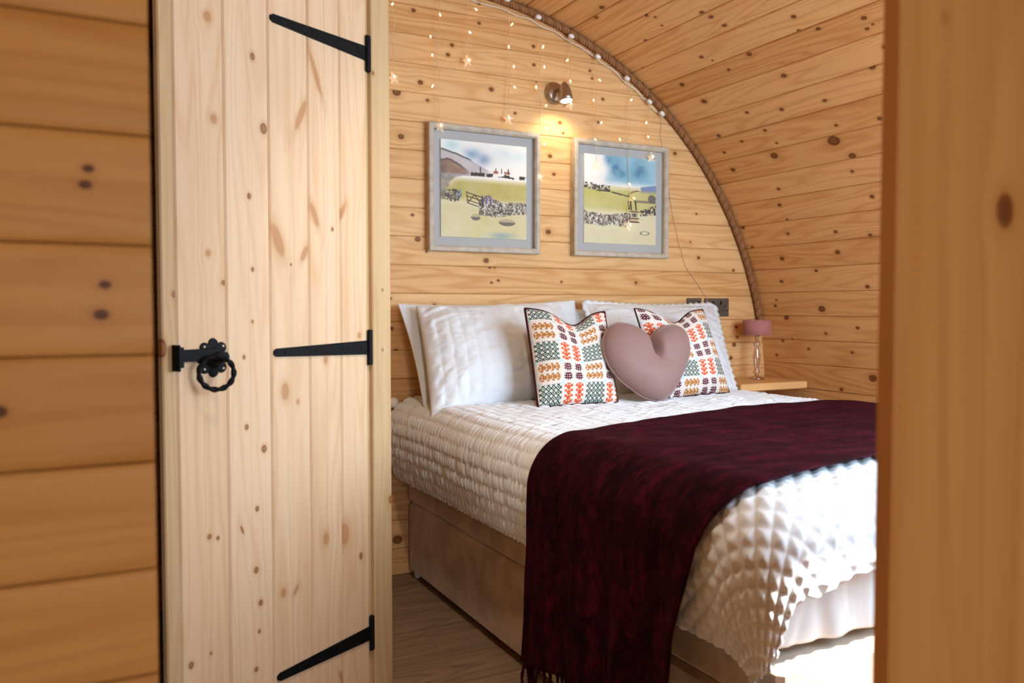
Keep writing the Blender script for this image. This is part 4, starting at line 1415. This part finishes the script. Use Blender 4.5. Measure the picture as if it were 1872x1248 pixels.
for i, (x, z) in enumerate(STARS):
    xt = x + .01 * math.sin(i * 3)
    zt = arch_z(xt, VR - .05)
    ld_ = sorted(used[i], key=lambda q: -q[1])
    path = [(xt, YL, zt)]
    m = 26
    for t in np.linspace(0, 1, m)[1:]:
        zz = zt + (z + .022 - zt) * t
        xx = xt + (x - xt) * t + .004 * math.sin(t * 19 + i)
        for (lx, lz) in ld_:
            xx += (lx - x) * .35 * math.exp(-((zz - lz) / .03) ** 2)
        path.append((xx, YL + .003 * math.sin(t * 12 + i * 2), zz))
    path = [(a - FO.x, b - FO.y, c_ - FO.z) for a, b, c_ in path]
    Geo().tube(path, .0012, 5).build('drop_wire', M_WIRE, fl_, True)
    pa = np.array(path)
    for (lx, lz) in ld_:
        q = pa[np.argmin(np.abs(pa[:, 2] + FO.z - lz - .01))]
        e = Vector((lx - FO.x, YL - .004 - FO.y, lz - FO.z))
        Geo().tube([tuple(q), ((q[0] + e.x) / 2, e.y, q[2] * .4 + e.z * .6), tuple(e)], .0010, 5).build('bulb_stem', M_WIRE, fl_, True)
        o = bpy.data.objects.new('bulb', led_me)
        link(o, fl_)
        o.location = e
        o.rotation_euler = (random.uniform(-.6, .6), random.uniform(-.9, .9), 0)
    s_ = bpy.data.objects.new('star', star_me)
    link(s_, fl_)
    s_.location = (x - FO.x, YL - .002 - FO.y, z - FO.z)
    s_.rotation_euler = (random.uniform(-.2, .2), random.uniform(-.3, .3), random.uniform(-.4, .4))
    cb = bpy.data.objects.new('star_bulb', core_me)
    link(cb, s_)
    cb.location = (0, -.011, .004)

# ------------------------------------------------------------------ sockets
G_S = 'black nickel sockets'
def socket(x0, x1, z0, z1, label, gangs):
    cx, cz = (x0 + x1) / 2, (z0 + z1) / 2
    s = tag(empty('wall_socket', (cx, YB, cz)), label, 'socket', G_S)
    hw, hh = (x1 - x0) / 2, (z1 - z0) / 2
    Geo().box(-hw, hw, -.007, 0, -hh, hh, bev=.0025).build('plate', M_SOCKET, s)
    for gx in gangs:
        for (a, b, w, h) in ((0, .004, .0032, .0052), (-.011, -.014, .0045, .003), (.011, -.014, .0045, .003)):
            Geo().box(gx + a - w, gx + a + w, -.0078, -.006, b - h, b + h).build('pin_hole', M_SOCKETBLACK, s)
        rx = gx if len(gangs) == 1 else (gx + (-.024 if gx > 0 else .024))
        if len(gangs) == 1: rx = .024
        Geo().box(rx - .006, rx + .006, -.011, -.006, .012, .030, bev=.002).build('rocker_switch', M_SOCKETBLACK, s)
    for sx in (-hw + .012, hw - .012):
        Geo().lathe([(.003, 0), (.0028, .0012), (.001, .0015)], 10).build('screw', M_NICKEL, s, True, frame_matrix(XAX, ZAX, -YAX, (sx, -.007, 0)))
socket(2.480, 2.567, 1.003, 1.089, 'single black nickel wall socket partly hidden by pillow corner', [0])
socket(2.585, 2.733, 1.003, 1.089, 'double black nickel wall socket beside the rope', [-.047, .047])

# ------------------------------------------------------------------ bedside shelf and lamp
sx0, sx1, sy0, sy1 = 2.545, 2.945, 2.752, YB
shelf = Geo().box(0, sx1 - sx0, -(sy1 - sy0) / 2, (sy1 - sy0) / 2, -.0165, .0165, bev=.004).build('bedside_shelf', M_SHELFWOOD, M=Matrix.Translation((sx0, (sy0 + sy1) / 2, .692)))
set_knots(shelf, [(.33, .06, .008)], 1)
tag(shelf, 'small pine wall shelf in the corner beside the bed', 'shelf')
lamp = tag(empty('bedside_lamp', (2.803, 2.93, .7085)), 'small lamp with pink drum shade and clear glass stem on shelf', 'lamp')
Geo().lathe([(.002, 0), (.036, 0), (.038, .004), (.034, .010), (.014, .014), (.008, .018)], 28).build('base', M_GLASS, lamp, True)
pr = [(.008, .014), (.011, .026), (.017, .034), (.011, .044), (.009, .052), (.015, .075), (.0175, .105), (.013, .135), (.009, .150), (.016, .160), (.017, .168), (.010, .178), (.008, .20), (.007, .215)]
Geo().lathe(pr, 24).build('stem', M_GLASS, lamp, True)
Geo().tube([(0, 0, .20), (0, 0, .235)], .012, 12).build('bulb_holder', M_NICKEL, lamp, True)
sh = Geo()
sg = 40
v, f = [], []
for (r_, z_) in ((.064, .208), (.066, .2085), (.064, .278), (.062, .278)):
    for k in range(sg): v.append((r_ * math.cos(2 * math.pi * k / sg), r_ * math.sin(2 * math.pi * k / sg), z_))
for i in range(4):
    for k in range(sg): f.append((i * sg + k, i * sg + (k + 1) % sg, ((i + 1) % 4) * sg + (k + 1) % sg, ((i + 1) % 4) * sg + k))
Geo().add(v, f).build('shade', M_SHADE, lamp, True)
Geo().tube([(-.063, 0, .232), (.063, 0, .232)], .0015, 5).tube([(0, -.063, .232), (0, .063, .232)], .0015, 5).build('shade_ring', M_NICKEL, lamp)

# white knob on the end wall, just past the door frame
kb = Geo().lathe([(.004, 0), (.010, 0), (.010, .004), (.007, .010), (.008, .016), (.018, .024), (.022, .033), (.019, .042), (.010, .047), (.002, .048)], 24).build('coat_hook', M_WHITEPL, None, True, frame_matrix(XAX, ZAX, -YAX, (1.045, YB, .680)))
tag(kb, 'small white round coat hook on the end wall beside the door frame', 'hook')
